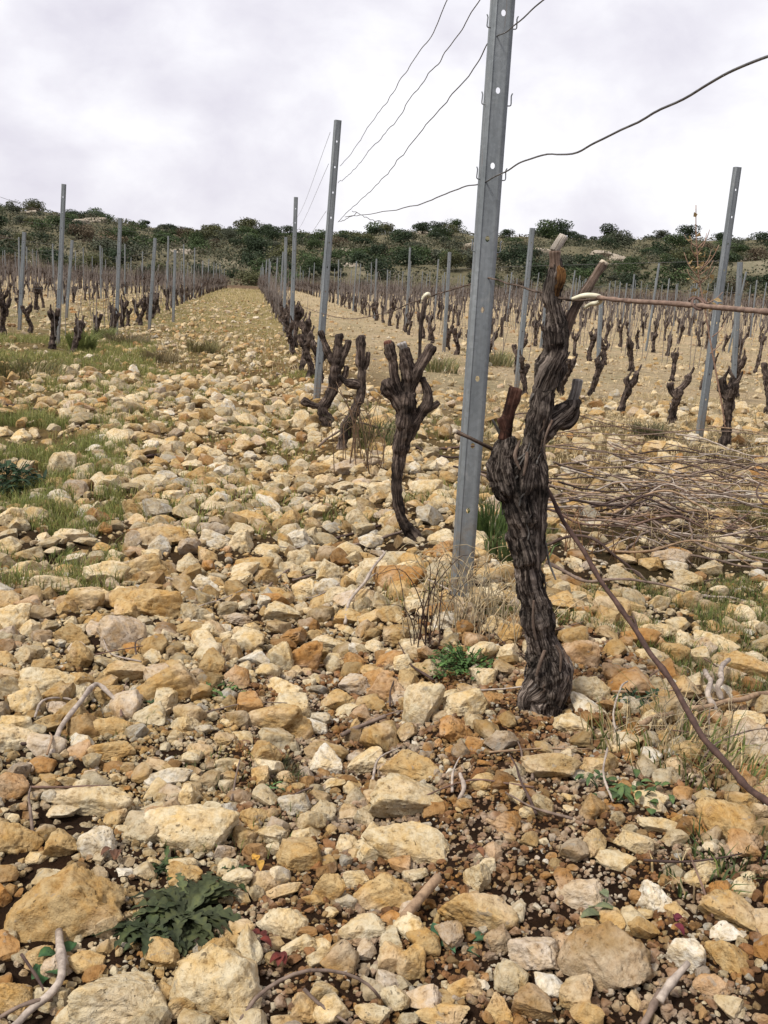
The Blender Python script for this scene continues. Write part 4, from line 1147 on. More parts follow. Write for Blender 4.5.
def cream_tie():
    pts = [(572, 299, -.05), (584, 295.5, -.065), (596, 296, -.07), (601, 299, -.06), (598, 303, -.03), (591, 304, 0.0), (584, 308, .02)]
    W = spline(np.array([at_depth(a, b, d1 + c) for a, b, c in pts]), 40); V, F_, bk = tube(W, np.interp(np.linspace(0, 1, 40), [0, .2, .6, 1], [.0035, .0055, .0055, .0035]), 8)
    mb = MB(); mb.add(V, F_); tag(link('vine_tie', mb.mesh('vine_tie', M_TIE)), 'cream coloured tie looped round the right branch of the big vine', 'tie')
    pts = [(562, 297, -.05), (568, 300, -.055), (573, 300, -.05)]
    c = on_row_plane(426, 297, -.02); W = spline(np.array([c + np.array(q) for q in ((-.012, 0, -.012), (-.006, -.01, .004), (.006, -.01, .012), (.012, 0, .0))]), 14)
    V, F_, bk = tube(W, .0075, 7); mb = MB(); mb.add(V, F_); tag(link('vine_tie', mb.mesh('vine_tie', M_TIE)), 'small cream tie holding the thin upright spur of the second vine', 'tie')
cream_tie()
for r in ('L', 'M', 'C', 'D', 'N0', 'R0', 'R1'):
    x, nm = ROWS[r]; ys = sorted(post_rows[r])
    if r == 'L': ys = [9.0] + ys
    if r == 'C': ys = ys[:]
    for z2, lab in ((.78, 'low'), (1.35, 'middle'), (1.78, 'high')):
        if r not in ('L', 'M') and z2 != 1.35: continue
        if r == 'C': z2 = 1.42
        q = []
        for yy in ys[:9]:
            xx = min(posts, key=lambda t: abs(t[1].y - yy) + abs(t[1].x - x))[1].x if yy != 9.0 else x - .45
            q.append(np.array([xx, yy - .02, gz(xx, yy) + z2 + random.gauss(0, .04)]))
        if len(q) > 1: wire(q, .0019, f'{lab} wire strung along the {nm}', n=80)

# ------------------------------------------------------------------ canes and twigs
def cane_mesh(P, r0, r1, seg=7, knots=True, side=True, rr=random):
    n = max(10, int(np.linalg.norm(np.diff(P, axis=0), axis=1).sum() / .018)); W = spline(P, n); s = np.linspace(0, 1, n)
    L = np.linalg.norm(np.diff(W, axis=0), axis=1).sum(); R = r0 + (r1 - r0) * s
    if knots:
        tri = np.abs(((s * L / .17) % 1) * 2 - 1) - .5; ax = np.cross(W[-1] - W[0], [.2, .1, 1.0]); ax /= np.linalg.norm(ax) + 1e-9
        W = W + ax[None, :] * (tri * r0 * 1.5)[:, None] + np.stack([pn(W, 9, 2), pn(W, 9, 5), pn(W, 9, 8)], 1) * r0 * 1.2
    if knots: R = R * (1 + .35 * np.exp(-(((s * L / .085) % 1 - .5) / .10) ** 2))
    V, F_, bk = tube(W, R, seg); mb = MB(); mb.add(V, F_, None, bk)
    if side and L > .35:
        for _ in range(rr.choice((0, 1, 1, 2))):
            i = rr.randrange(n // 4, n - 3); a = rr.uniform(0, 6.28); e = W[i] + np.array([math.cos(a) * .08, math.sin(a) * .08, rr.uniform(.0, .04)])
            V, F_, bk = tube(spline([W[i], (W[i] + e) / 2 + .01, e], 6), np.linspace(R[i] * .7, .0012, 6), 5); mb.add(V, F_, None, bk)
    return mb.mesh('cane', M_CANE)
CCOL = {'red-brown': (.15, .098, .075), 'grey-brown': (.155, .118, .094), 'pale grey': (.32, .28, .24), 'dark brown': (.060, .040, .033), 'tan': (.27, .19, .12)}
def heap():
    rr = random.Random(11); lst = []
    for k in range(140):
        px = rr.gauss(685, 75); py = min(640, max(436, rr.gauss(508, 38)))
        if py > 545: px = rr.uniform(600, 800)
        if px < 545: px = rr.uniform(560, 760)
        c = hit(px, py); L = rr.uniform(.2, 1.15) * (c[1] / 4.2); a = rr.gauss(-.25, .55) if rr.random() < .72 else rr.uniform(-1.5, 1.5)
        u = np.array([math.cos(a), math.sin(a)]); b = rr.gauss(0, .075) * L; nrm = np.array([-u[1], u[0]])
        lift = rr.uniform(.0, .16); P = []
        for t in (-.5, -.2, .15, .5):
            q = c[:2] + u * t * L + nrm * b * (1 - 4 * t * t); P.append((q[0], q[1], gz(q[0], q[1]) + max(.012, lift + rr.gauss(0, .035) - .05 * abs(t))))
        col = rr.choice(list(CCOL) + ['grey-brown', 'grey-brown', 'pale grey']); r = rr.uniform(.0035, .0065)
        lst.append((c[1], np.array(P), r, col, L))
    lst.sort(key=lambda t: t[0]); cnt = {}
    for (y, P, r, col, L) in lst:
        o = link('pruned_cane', cane_mesh(P, r, r * .5, rr=rr)); o.color = (*(np.array(CCOL[col]) * rr.uniform(.8, 1.25)), 1)
        ln = 'long' if L > .85 else 'short'; key = (ln, col); cnt[key] = cnt.get(key, 0) + 1
        tag(o, f'{ln} {col} cane in the pruning heap, {ORD[cnt[key]]} such from its near edge', 'cane', 'pruned canes heaped between the rows')
heap()
def stick(pts, r0, r1, col, label, name='twig', up=.012, knots=True, side=False, absolute=None):
    """pixel polyline resting on the soil; a third number lifts a point"""
    P = []
    for p in pts:
        h = hit(p[0], p[1], p[2] if len(p) > 2 else up); z = gz(h[0], h[1]) + (p[2] if len(p) > 2 else up); P.append((h[0], h[1], z))
    o = link(name, cane_mesh(np.array(P), r0, r1, 8, knots, side)); o.color = (*CCOL[col], 1) if isinstance(col, str) else (*col, 1)
    return tag(o, label, 'stick', 'dead sticks and twigs on the ground')
# the long leaning cane from the big vine to the lower right corner
P = np.array([at_depth(x, y, d1 + c) for x, y, c in ((536, 470, .10), (556, 505, .06), (575, 539, 0), (606, 588, -.11), (638, 635, -.23), (664, 675, -.33), (702, 734, -.48), (735, 774, -.58), (768, 803, -.66), (800, 828, -.73))])
o = link('leaning_cane', cane_mesh(P, .0046, .0062, 9)); o.color = (.062, .037, .030, 1)
tag(o, 'long dark cane slanting from behind the big vine down to the lower right', 'cane')
stick([(640, 724, .03), (672, 714, .03), (710, 705, .03), (745, 698, .03), (790, 692, .03)], .0058, .0068, 'tan', 'pale tan cane crossing under the long leaning cane at right')
stick([(712, 710, .02), (708, 690, .05), (706, 672, .05)], .007, .006, 'pale grey', 'left one of two thick grey sticks standing beside the pale tan cane')
stick([(718, 700, .02), (718, 680, .06), (727, 660, .06)], .007, .006, 'pale grey', 'bent right one of two thick grey sticks beside the pale tan cane')
stick([(52, 752, .01), (62, 726, .03), (78, 700, .05), (98, 684, .05), (112, 698, .03), (124, 708, .02)], .006, .005, 'pale grey', 'forked grey stick lying over the stones at left', side=False)
stick([(0, 744, .012), (25, 744, .015), (50, 742, .02)], .004, .003, 'dark brown', 'dark twig joining the forked grey stick from the left edge')
stick([(34, 718), (42, 702, .03), (60, 698, .03), (80, 702, .02)], .003, .002, 'pale grey', 'thin looped grey twig behind the mossy stone')
stick([(62, 932, .02), (60, 965, .03), (52, 990, .03), (30, 1012, .02), (5, 1035, .02)], .0062, .005, 'pale grey', 'thick pale grey branch running down to the bottom left corner')
stick([(0, 1016, .02), (20, 1004, .03), (40, 1000, .03), (52, 1000, .02)], .003, .0025, 'grey-brown', 'curved brown twig in the bottom left corner')
stick([(22, 956, .03), (34, 975, .02), (42, 990, .02)], .0024, .002, 'dark brown', 'short dark twig beside the thick pale grey branch')
stick([(236, 1028, .02), (255, 1000, .04), (280, 980, .06), (310, 970, .07), (345, 974, .06), (368, 985, .04), (380, 1000, .02)], .003, .0022, 'grey-brown', 'arched brown twig spanning the stones at the bottom', knots=False)
stick([(305, 988, .03), (322, 1005, .02), (350, 1026, .01)], .0028, .002, 'grey-brown', 'straight brown twig under the arched twig')
stick([(404, 918, .02), (418, 900, .03), (438, 878, .03)], .0085, .0085, 'tan', 'short thick tan stick stub beside the rough pitted rock', knots=False)
stick([(340, 735, .02), (360, 727, .03), (386, 718, .03)], .0055, .005, 'grey-brown', 'brown stick lying in the dark hollow left of the standing slab')
stick([(230, 800, .015), (236, 780, .02), (240, 760, .02)], .002, .0016, 'grey-brown', 'thin upright twig beside the bright smooth rock')
stick([(282, 800), (296, 794), (316, 786)], .003, .002, 'grey-brown', 'short brown twig left of the pyramid rock')
stick([(658, 1000, .02), (672, 985, .03), (690, 965, .04)], .0065, .0045, 'pale grey', 'grey broken stick leaning beside the crumbling boulder')
stick([(640, 1024, .02), (652, 1008, .02), (664, 992, .02)], .005, .0045, 'grey-brown', 'grey-brown stick continuing below the broken stick')
stick([(458, 800, .01), (464, 788, .03), (460, 776, .03)], .0045, .0035, 'pale grey', 'small grey twig right of the pyramid rock')
stick([(615, 736, .01), (614, 712, .04), (620, 690, .06), (628, 682, .05)], .0024, .002, 'pale grey', 'thin grey curled stem right of the vine foot')
stick([(612, 692, .02), (640, 693, .02), (668, 690, .03), (700, 686, .03)], .003, .002, 'tan', 'thin tan cane lying behind the long leaning cane')
stick([(330, 548), (352, 546), (380, 540), (402, 532)], .006, .005, 'grey-brown', 'brown cane lying left of the second vine foot')
stick([(334, 538), (362, 530), (392, 522)], .006, .004, 'dark brown', 'dark cane behind the brown cane near second vine foot')
stick([(292, 580), (320, 574), (344, 566)], .0045, .003, 'grey-brown', 'brown cane in front of the bright white stone')
stick([(262, 600), (272, 584), (290, 568), (312, 548)], .005, .003, 'grey-brown', 'crooked brown cane left of the blocky cream stone')
stick([(344, 625, .02), (352, 600, .05), (368, 578, .08), (382, 556, .1), (384, 552, .1)], .0055, .004, 'pale grey', 'bleached grey branch leaning on the orange vine boulder', side=True)
stick([(425, 450), (450, 448), (475, 446)], .008, .006, 'red-brown', 'red-brown cane lying between second vine and near post')
stick([(410, 443), (436, 455), (470, 458)], .007, .006, 'dark brown', 'dark cane lying beside the red-brown cane')
stick([(318, 446, .05), (352, 424, .12), (372, 426, .1), (400, 432, .05)], .007, .004, 'grey-brown', 'long arched cane in front of the third vine')
stick([(138, 457), (150, 456), (164, 453)], .008, .006, 'dark brown', 'dark short stick lying across mid track')
stick([(198, 408), (212, 408), (232, 410)], .010, .008, 'dark brown', 'dark stick lying across the far track')
stick([(0, 404), (30, 408), (55, 412)], .008, .006, 'dark brown', 'dark stick in the grass at left')
stick([(700, 760, .01), (716, 744, .05), (740, 734, .06), (768, 728, .06)], .002, .0016, 'grey-brown', 'thin wiry stem at the right frame edge')
stick([(612, 800, .01), (604, 775, .03), (607, 748, .05)], .0025, .0018, 'pale grey', 'short pale stem standing right of the ochre cobble')
rr = random.Random(5); cnt = {}
for k in range(46):
    px = rr.uniform(20, 750); py = rr.triangular(470, 1010, 690)
    c = hit(px, py); L = rr.uniform(.06, .22) * (1 + c[1] * .12); a = rr.uniform(0, PI); u = np.array([math.cos(a), math.sin(a)]); n_ = np.array([-u[1], u[0]]); P = []
    for t in (-.5, 0, .5):
        q = c[:2] + u * t * L + n_ * rr.gauss(0, .06) * L; P.append((q[0], q[1], gz(*q) + rr.uniform(.012, .035)))
    col = rr.choice(list(CCOL)); o = link('twig', cane_mesh(np.array(P), rr.uniform(.0015, .0035), .0012, 6, side=False)); o.color = (*CCOL[col], 1)
    j = int(np.argmin(np.linalg.norm(LP - np.array([px, py]), axis=1))); rel = relation(c, landmarks[j][0]); key = (col, rel, j); cnt[key] = cnt.get(key, 0) + 1
    tag(o, f"small {col} twig {rel} the {landmarks[j][1]}" + ('' if cnt[key] == 1 else f', {ORD[cnt[key]]} one away'), 'stick', 'dead sticks and twigs on the ground')

# ------------------------------------------------------------------ plants
def leaf(mb, base, az, L, W, lift, droop, tone, lobes=0, fold=.25, rr=random, n=9):
    d = np.array([math.cos(az), math.sin(az), 0]); sd = np.array([-math.sin(az), math.cos(az), 0]); V = []
    for i in range(n):
        t = i / (n - 1); w = W * (math.sin(PI * min(1, t ** .8 * .97 + .03)) ** .7) * (1 if not lobes else (.22 + .78 * abs(math.sin(lobes * PI * t + .6)) ** .8))
        if i == n - 1: w = W * .02
        c = np.array(base) + d * (L * t * (1 - .15 * t)) + np.array([0, 0, L * (lift * t - droop * t * t)])
        up = np.array([0, 0, w * fold]) + np.array([0, 0, rr.gauss(0, .04) * W])
        V += [c - sd * w + up, c, c + sd * w + up]
    Q = []
    for i in range(n - 1):
        a = i * 3; Q += [[a, a + 1, a + 4, a + 3], [a + 1, a + 2, a + 5, a + 4]]
    tn = np.repeat(np.array([np.array(tone) * rr.uniform(.8, 1.25)]), len(V), 0); tn[1::3] *= 1.35
    mb.add(V, [Q], tn)
def plant(px, py, label, cat='weed', name='weed', group=None, build=None, seed=1):
    p = hit(px, py); mb = MB(); build(mb, random.Random(seed)); o = link(name, mb.mesh(name, M_LEAF)); o.location = p
    return tag(o, label, cat, group)
def thistle(R, n, tone, lobes=4.5):
    def f(mb, r):
        for k in range(n):
            a = r.uniform(0, 6.28); ring = r.random()
            leaf(mb, (r.gauss(0, .008), r.gauss(0, .008), .004), a, R * r.uniform(.55, 1.05), R * r.uniform(.07, .125), .12 + .75 * ring, .25 + .45 * ring, np.array(tone) * r.uniform(.6, 1.35), lobes, .45, r, 31)
    return f
def tuft(R, H, n, tone, w=.0022, spread=1.0, tone2=None):
    def f(mb, r):
        for k in range(n):
            a = r.uniform(0, 6.28); rad = R * math.sqrt(r.random()); b = np.array([math.cos(a) * rad, math.sin(a) * rad, -.004]); h = H * r.uniform(.45, 1.1)
            o = np.array([math.cos(a + r.gauss(0, .8)), math.sin(a + r.gauss(0, .8)), 0]) * h * r.uniform(.15, .75) * spread
            s = np.array([-math.sin(a + 1), math.cos(a + 1), 0]) * w * r.uniform(.7, 1.3)
            m = b + o * .35 + np.array([0, 0, h * .62]); e = b + o + np.array([0, 0, h * r.uniform(.75, 1.0)])
            t = np.array(tone if (tone2 is None or r.random() < .6) else tone2) * r.uniform(.7, 1.3)
            mb.add([b - s, b + s, m + s * .8, m - s * .8, e], [[[0, 1, 2, 3]], [[3, 2, 4]]], t)
    return f
def herb(R, H, n, tone, ls=.02, lobes=0):
    def f(mb, r):
        for k in range(n):
            a = r.uniform(0, 6.28); rad = R * math.sqrt(r.random()); h = H * r.uniform(.1, 1) * (1 - .5 * rad / R)
            leaf(mb, (math.cos(a) * rad, math.sin(a) * rad, h), r.uniform(0, 6.28), ls * r.uniform(.6, 1.3), ls * r.uniform(.16, .34), r.uniform(-.2, .9), r.uniform(.1, .7), np.array(tone) * r.uniform(.7, 1.35), lobes, .3, r, 5 if not lobes else 11)
        for k in range(max(3, n // 9)):
            a = r.uniform(0, 6.28); rad = R * .7 * math.sqrt(r.random()); P = spline([(0, 0, -.005), (math.cos(a) * rad * .5, math.sin(a) * rad * .5, H * .5), (math.cos(a) * rad, math.sin(a) * rad, H * .95)], 6)
            V, F_, _ = tube(P, .0012, 4, False); mb.add(V, F_, np.array(tone) * .8)
    return f
GREEN = (.040, .060, .022); GGREEN = (.065, .085, .048); YGREEN = (.12, .145, .045); STRAW = (.42, .33, .19); DKG = (.022, .042, .020)
W_ = 'green weeds between the stones'
plant(188, 918, 'large grey-green thistle rosette with lobed leaves between the bottom left boulders', 'weed', 'thistle', None, thistle(.125, 70, (.052, .062, .027), 5.5), 3)
plant(150, 935, 'dark green part of small thistle beside the slanting ochre slab', 'weed', 'thistle', W_, thistle(.095, 40, (.036, .048, .020), 5), 4)
plant(236, 880, 'small dark lobed weed behind the large thistle rosette', 'weed', 'weed', W_, thistle(.065, 13, GREEN, 3.5), 5)
plant(160, 870, 'narrow dark weed under the lumpy cream rock', 'weed', 'weed', W_, thistle(.06, 12, GREEN, 3), 15)
plant(272, 790, 'tiny bright green star shaped seedling beside the dark mossy hollow', 'weed', 'seedling', W_, thistle(.028, 11, (.075, .14, .055), 0), 6)
plant(350, 770, 'small feathery green seedling left of the low ochre rock', 'weed', 'seedling', W_, thistle(.035, 9, (.06, .11, .045), 5), 7)
plant(465, 668, 'feathery bright green weed at the foot of the dry stalks', 'weed', 'weed', W_, herb(.10, .055, 230, (.055, .105, .030), .022, 2.5), 8)
plant(442, 672, 'smaller bright green feathery weed left of the other one below the dry stalks', 'weed', 'weed', W_, herb(.06, .04, 100, (.06, .105, .035), .02, 2.5), 28)
plant(490, 535, 'tall green grass clump behind the near post foot', 'grass', 'grass_tuft', W_, tuft(.12, .20, 240, (.075, .115, .035), .003, .8), 9)
plant(515, 560, 'green grass clump behind the big vine trunk', 'grass', 'grass_tuft', W_, tuft(.12, .13, 160, (.08, .115, .04), .003, .8), 19)
plant(640, 800, 'broad leaved green weed right of the ochre cobble', 'weed', 'weed', W_, herb(.06, .035, 34, (.06, .095, .035), .028), 10)
plant(600, 790, 'small round leaved weed beside the ochre cobble', 'weed', 'weed', W_, herb(.05, .025, 20, (.055, .09, .035), .022), 20)
plant(660, 745, 'straw coloured dry grass below the pale tan cane', 'grass', 'dry_grass', None, tuft(.16, .10, 190, STRAW, .0018, 1.6, YGREEN), 11)
plant(715, 775, 'yellow-green grass between leaning cane and the large boulder', 'grass', 'grass_tuft', None, tuft(.14, .085, 170, YGREEN, .002, 1.3, STRAW), 12)
plant(745, 855, 'green grass tuft at the right frame edge below the large boulder', 'grass', 'grass_tuft', None, tuft(.10, .05, 130, (.07, .10, .035), .002, 1.2, YGREEN), 13)
plant(700, 880, 'thin grass tuft above the flat-sided rock at right', 'grass', 'grass_tuft', None, tuft(.08, .05, 70, (.07, .10, .035), .002, 1.3, STRAW), 33)
plant(640, 705, 'dark green clover-like weed right of the sharp cream rock', 'weed', 'weed', W_, herb(.07, .04, 70, DKG, .025), 14)
plant(604, 912, 'pale green broad leaves between rusty underside rock and crumbling boulder', 'weed', 'weed', W_, herb(.03, .03, 10, (.16, .18, .10), .035), 16)
plant(458, 948, 'pair of glossy green oval leaves below the rough pitted rock', 'weed', 'seedling', W_, herb(.03, .015, 5, (.05, .11, .055), .04), 17)
plant(55, 968, 'round green leaf beside the thick pale grey branch', 'weed', 'seedling', W_, herb(.025, .02, 5, (.04, .09, .035), .045), 18)
plant(8, 492, 'dark green bushy weed at the left frame edge', 'weed', 'weed', W_, herb(.16, .16, 220, DKG, .05), 21)
plant(45, 560, 'pale green grass tuft left of the low cream rock', 'grass', 'grass_tuft', None, tuft(.12, .05, 110, YGREEN, .003, 1.2), 22)
plant(140, 705, 'small green weed in front of the ochre lump', 'weed', 'weed', W_, herb(.03, .02, 16, (.05, .09, .04), .03), 23)
plant(225, 692, 'round leaved green weed left of the long ochre rock', 'weed', 'weed', W_, herb(.05, .02, 20, (.07, .12, .04), .025), 24)
plant(648, 437, 'grey-green round bush tuft on the soil beyond the cane heap', 'bush', 'low_bush', None, tuft(.12, .15, 420, (.12, .125, .065), .0032, 1.3, (.16, .13, .075)), 25)
plant(82, 352, 'bright yellow-green bush in front of the left row', 'bush', 'low_bush', None, tuft(.16, .34, 420, (.20, .22, .075), .006, 1.0, (.14, .17, .055)), 26)
plant(104, 340, 'second smaller yellow-green bush behind the bright one in the left row', 'bush', 'low_bush', None, tuft(.15, .25, 300, (.19, .21, .08), .006, 1.0), 27)
plant(204, 352, 'olive rounded tussock beside the far track', 'bush', 'tussock', 'tussocks along the left row', tuft(.22, .22, 330, (.20, .18, .08), .005, 1.2, (.15, .12, .06)), 29)
plant(160, 362, 'brownish tussock left of the olive rounded one', 'bush', 'tussock', 'tussocks along the left row', tuft(.22, .20, 300, (.22, .17, .09), .005, 1.3, (.16, .13, .07)), 30)
plant(128, 345, 'dull brown tussock under the second tallest left post', 'bush', 'tussock', 'tussocks along the left row', tuft(.32, .22, 380, (.18, .14, .09), .005, 1.3, (.14, .13, .06)), 31)
plant(20, 375, 'dark olive tussock near the left frame edge in front of the vines', 'bush', 'tussock', 'tussocks along the left row', tuft(.42, .20, 460, (.11, .105, .045), .005, 1.4, (.17, .14, .06)), 32)
plant(372, 444, 'straggly green bush at the foot of the third vine', 'bush', 'low_bush', None, tuft(.18, .22, 300, (.10, .115, .045), .0032, 1.2, (.24, .19, .11)), 34)
plant(440, 372, 'pale green bush between second vine and near post', 'bush', 'low_bush', None, tuft(.25, .26, 260, (.17, .175, .08), .006, 1.2, (.26,.22,.11)), 35)
plant(490, 365, 'yellow-green bush seen just right of the near post', 'bush', 'low_bush', None, tuft(.35, .30, 300, (.17, .18, .08), .006, 1.2, (.26,.22,.11)), 36)
plant(272, 770, 'mossy dark clump in the hollow right of the bright smooth rock', 'moss', 'moss_clump', None, tuft(.06, .018, 260, (.075, .055, .028), .0018, 1.8, (.06, .065, .03)), 37)
def stalks(n, R, H, tone, spread, w=.0012):
    def f(mb, r):
        for k in range(n):
            a = r.uniform(0, 6.28); b = np.array([r.gauss(0, R), r.gauss(0, R * .6), -.01]); h = H * r.uniform(.4, 1.1); o = np.array([math.cos(a), math.sin(a) * .6, 0]) * h * r.uniform(.2, 1) * spread
            P = spline([b, b + o * .3 + np.array([r.gauss(0, .01), 0, h * .55]), b + o * .8 + np.array([r.gauss(0, .02), 0, h * .95]), b + o * 1.25 + np.array([r.gauss(0, .03), 0, h * r.uniform(.6, 1.1)])], 12)
            V, F_, _ = tube(P, np.linspace(w * r.uniform(.8, 1.7), w * .5, 12), 4, False); mb.add(V, F_, np.array(tone) * r.uniform(.6, 1.3))
    return f
plant(470, 625, 'tangle of bleached dry straw stalks round the near post foot', 'dry weed', 'dry_weed', None, stalks(75, .075, .24, (.46, .38, .25), .8, .0013), 41)
plant(500, 640, 'smaller tangle of dry stalks between near post and big vine', 'dry weed', 'dry_weed', None, stalks(34, .06, .17, (.42, .34, .23), .9, .0012), 42)
plant(428, 650, 'dark reddish leafless weed stems left of the near post', 'dry weed', 'dry_weed', None, stalks(16, .035, .26, (.07, .042, .034), .55, .0013), 43)
plant(690, 560, 'straw stalks poking through the near side of the cane heap', 'dry weed', 'dry_weed', None, stalks(40, .10, .22, (.36, .28, .17), 1.0, .0018), 44)
plant(690, 745, 'thin bleached stalks beside the long leaning cane', 'dry weed', 'dry_weed', None, stalks(30, .08, .14, (.44, .36, .24), .9, .0011), 45)
plant(598, 560, 'reddish dry stems right of the big vine trunk', 'dry weed', 'dry_weed', None, stalks(18, .10, .22, (.20, .11, .06), .7, .0018), 46)
plant(365, 470, 'tall brown dry stems beside the third vine', 'dry weed', 'dry_weed', None, stalks(22, .10, .45, (.17, .11, .07), .5, .0024), 47)
DL = 'dead leaves lying on the soil'
for (px, py, t, lab) in ((255, 872, (.42, .24, .05), 'yellow dead leaf behind the large thistle rosette'), (262, 950, (.09, .02, .015), 'dark red dead leaf right of the upright cream boulder'),
                         (285, 968, (.10, .022, .017), 'dark red dead leaf under the arched twig'), (672, 935, (.11, .02, .03), 'crimson dead leaf beside the knobbly whitish rock'),
                         (110, 862, (.10, .05, .03), 'brown dead leaf beside the smooth whitish stone'), (470, 860, (.12, .06, .035), 'brown curled leaf in the gravel right of the flat cream block')):
    def bl(mb, r, t=t):
        for k in range(3): leaf(mb, (r.gauss(0, .006), r.gauss(0, .006), .022), r.uniform(0, 6), .024, .007, .5, .8, t, 0, .4, r, 7)
    plant(px, py, lab, 'leaf', 'dead_leaf', DL, bl, px)

# ------------------------------------------------------------------ grass that nobody could count
def grass_cover():
    N = 52000; r = np.random.default_rng(21); X, Y, H, T, Wd = [], [], [], [], []
    def patch(n, x0, x1, y0, y1, h, tone, tone2, th, w, power=1.0):
        x = r.uniform(0, 1, n); y = np.sqrt(r.uniform(y0 ** 2, y1 ** 2, n)); x = (x0 + (x1 - x0) * x) * (y if power else 1)
        k = pn2(x, y, 1.1 if y1 < 14 else .5, 6.6) + .5 * pn2(x, y, 4, 2.2) > th
        x, y = x[k], y[k]; X.append(x); Y.append(y); H.append(h * r.uniform(.35, 1.2, len(x)) * (1 + .0 * y)); Wd.append(np.full(len(x), w) * r.uniform(.6, 1.3, len(x)))
        m = r.uniform(0, 1, (len(x), 1)); T.append((np.array(tone) * m + np.array(tone2) * (1 - m)) * r.uniform(.7, 1.25, (len(x), 1)))
    patch(60000, -.52, -.12, 3.2, 7, .075, (.125, .17, .04), (.25, .23, .085), -.08, .003)
    patch(60000, -.42, -.09, 6, 16, .095, (.15, .185, .048), (.29, .26, .10), -.15, .005)
    patch(4000, -.40, .10, 1.0, 3.2, .022, (.07, .105, .03), (.14, .13, .05), .30, .0016)
    patch(24000, .27, .68, 2.3, 5.0, .05, (.09, .12, .035), (.26, .20, .10), .12, .0022)
    patch(30000, .24, .66, 5, 12, .055, (.56, .45, .28), (.38, .31, .17), -.15, .005)
    patch(4000, .35, .62, 1.2, 2.4, .022, (.08, .11, .035), (.25, .19, .10), .22, .0016)
    patch(26000, -.28, .6, 12, 40, .08, (.56, .455, .30), (.40, .32, .20), -.1, .011)
    patch(20000, -.28, .6, 38, 90, .14, (.54, .44, .29), (.40, .32, .20), .0, .03)
    patch(2500, -.10, .04, 8, 40, .05, (.17, .17, .06), (.30, .24, .12), .05, .008)
    patch(40000, -.22, .07, 4.0, 12, .05, (.15, .185, .045), (.28, .25, .09), .05, .004)
    patch(30000, -.16, .05, 11, 40, .05, (.20, .20, .065), (.34, .28, .12), -.1, .009)
    patch(9000, -.14, .03, 38, 90, .09, (.22, .21, .075), (.34, .28, .13), -.1, .022)
    patch(26000, .08, .32, 2.6, 9, .055, (.10, .15, .035), (.24, .20, .08), .14, .003)
    patch(16000, .27, .64, 1.9, 4.2, .05, (.085, .14, .03), (.16, .17, .05), .16, .0024)
    patch(5000, -.35, .1, 1.1, 3.4, .03, (.075, .125, .03), (.14, .15, .05), .3, .0018)
    X, Y, H, Wd = map(np.concatenate, (X, Y, H, Wd)); T = np.concatenate(T); Z = ground(X, Y); n = len(X)
    a = r.uniform(0, 6.28, n); l = H * r.uniform(.2, 1.0, n); s = np.stack([np.cos(a + 1.4), np.sin(a + 1.4), 0 * a], 1) * Wd[:, None] * .5
    b = np.stack([X, Y, Z - .004], 1); o = np.stack([np.cos(a) * l, np.sin(a) * l, 0 * a], 1)
    m = b + o * .35 + np.stack([0 * a, 0 * a, H * .65], 1); e = b + o + np.stack([0 * a, 0 * a, H], 1)
    V = np.stack([b - s, b + s, m + s * .75, m - s * .75, e], 1).reshape(-1, 3); i = np.arange(n) * 5
    me = mesh_np('grass', V, [np.stack([i, i + 1, i + 2, i + 3], 1), np.stack([i + 3, i + 2, i + 4], 1)], M_GRASS, False, {'tone': np.repeat(T, 5, 0)})
    tag(link('grass', me), 'thin short green and straw grass growing between the stones', 'grass', kind='stuff')
grass_cover()

# ------------------------------------------------------------------ the hill: shrubs, trees, outcrops, scrub
def crown_mesh(seed, n=900, flat=.8, leafs=.13, stem=True):
    r = np.random.default_rng(seed); k = r.integers(6, 11); L = []
    for _ in range(k):
        a = r.uniform(0, 6.28); d = r.uniform(.0, .34); L.append((math.cos(a) * d, math.sin(a) * d, r.uniform(.10, .62) * flat, r.uniform(.15, .31)))
    V, Q, T = [], [], []
    lobe_t = r.uniform(.75, 1.25, k)
    for i in range(n):
        j = r.integers(0, k); x, y, z, R = L[j]; u = r.normal(size=3); u /= np.linalg.norm(u); q = R * r.uniform(.45, 1.06) ** .6
        c = np.array([x, y, z]) + u * q * np.array([1, 1, .85]); c[2] = max(c[2], .015)
        s = leafs * r.uniform(.30, .75) * .5; nr = u + r.normal(size=3) * .8; nr /= np.linalg.norm(nr); t = np.cross(nr, r.normal(size=3)); t /= np.linalg.norm(t); b = np.cross(nr, t)
        m = len(V); V += [c + t * s, c + b * s * .7, c - t * s, c - b * s * .7]; Q.append([m, m + 1, m + 2, m + 3]); tn = lobe_t[j] * r.uniform(.6, 1.45); T += [np.array([1, 1, 1]) * tn] * 4
    mb = MB(); mb.add(np.array(V), [np.array(Q)], np.array(T)); return mb.mesh('crown', M_LEAF, False)
CROWNS = [crown_mesh(500 + k, 1900, .85 + .06 * (k % 3), .095) for k in range(9)]
def trunk_mesh(seed, h=.5):
    r = random.Random(seed); mb = MB(); top = (r.uniform(-.05, .05), r.uniform(-.05, .05), h)
    V, F_, bk = tube(spline([(0, 0, -.06), (r.uniform(-.03, .03), 0, h * .5), top], 7), np.linspace(.035, .018, 7), 7); mb.add(V, F_, None, bk)
    for k in range(4):
        a = k * 1.6 + r.uniform(0, 1); V, F_, bk = tube(spline([(top[0] * .6, top[1] * .6, h * .6), (math.cos(a) * .12, math.sin(a) * .12, h * .9), (math.cos(a) * .22, math.sin(a) * .22, h * 1.2)], 6), np.linspace(.014, .005, 6), 5); mb.add(V, F_, None, bk)
    return mb.mesh('trunk', M_BARKF)
TRM = [trunk_mesh(k) for k in range(3)]
BAREM = None
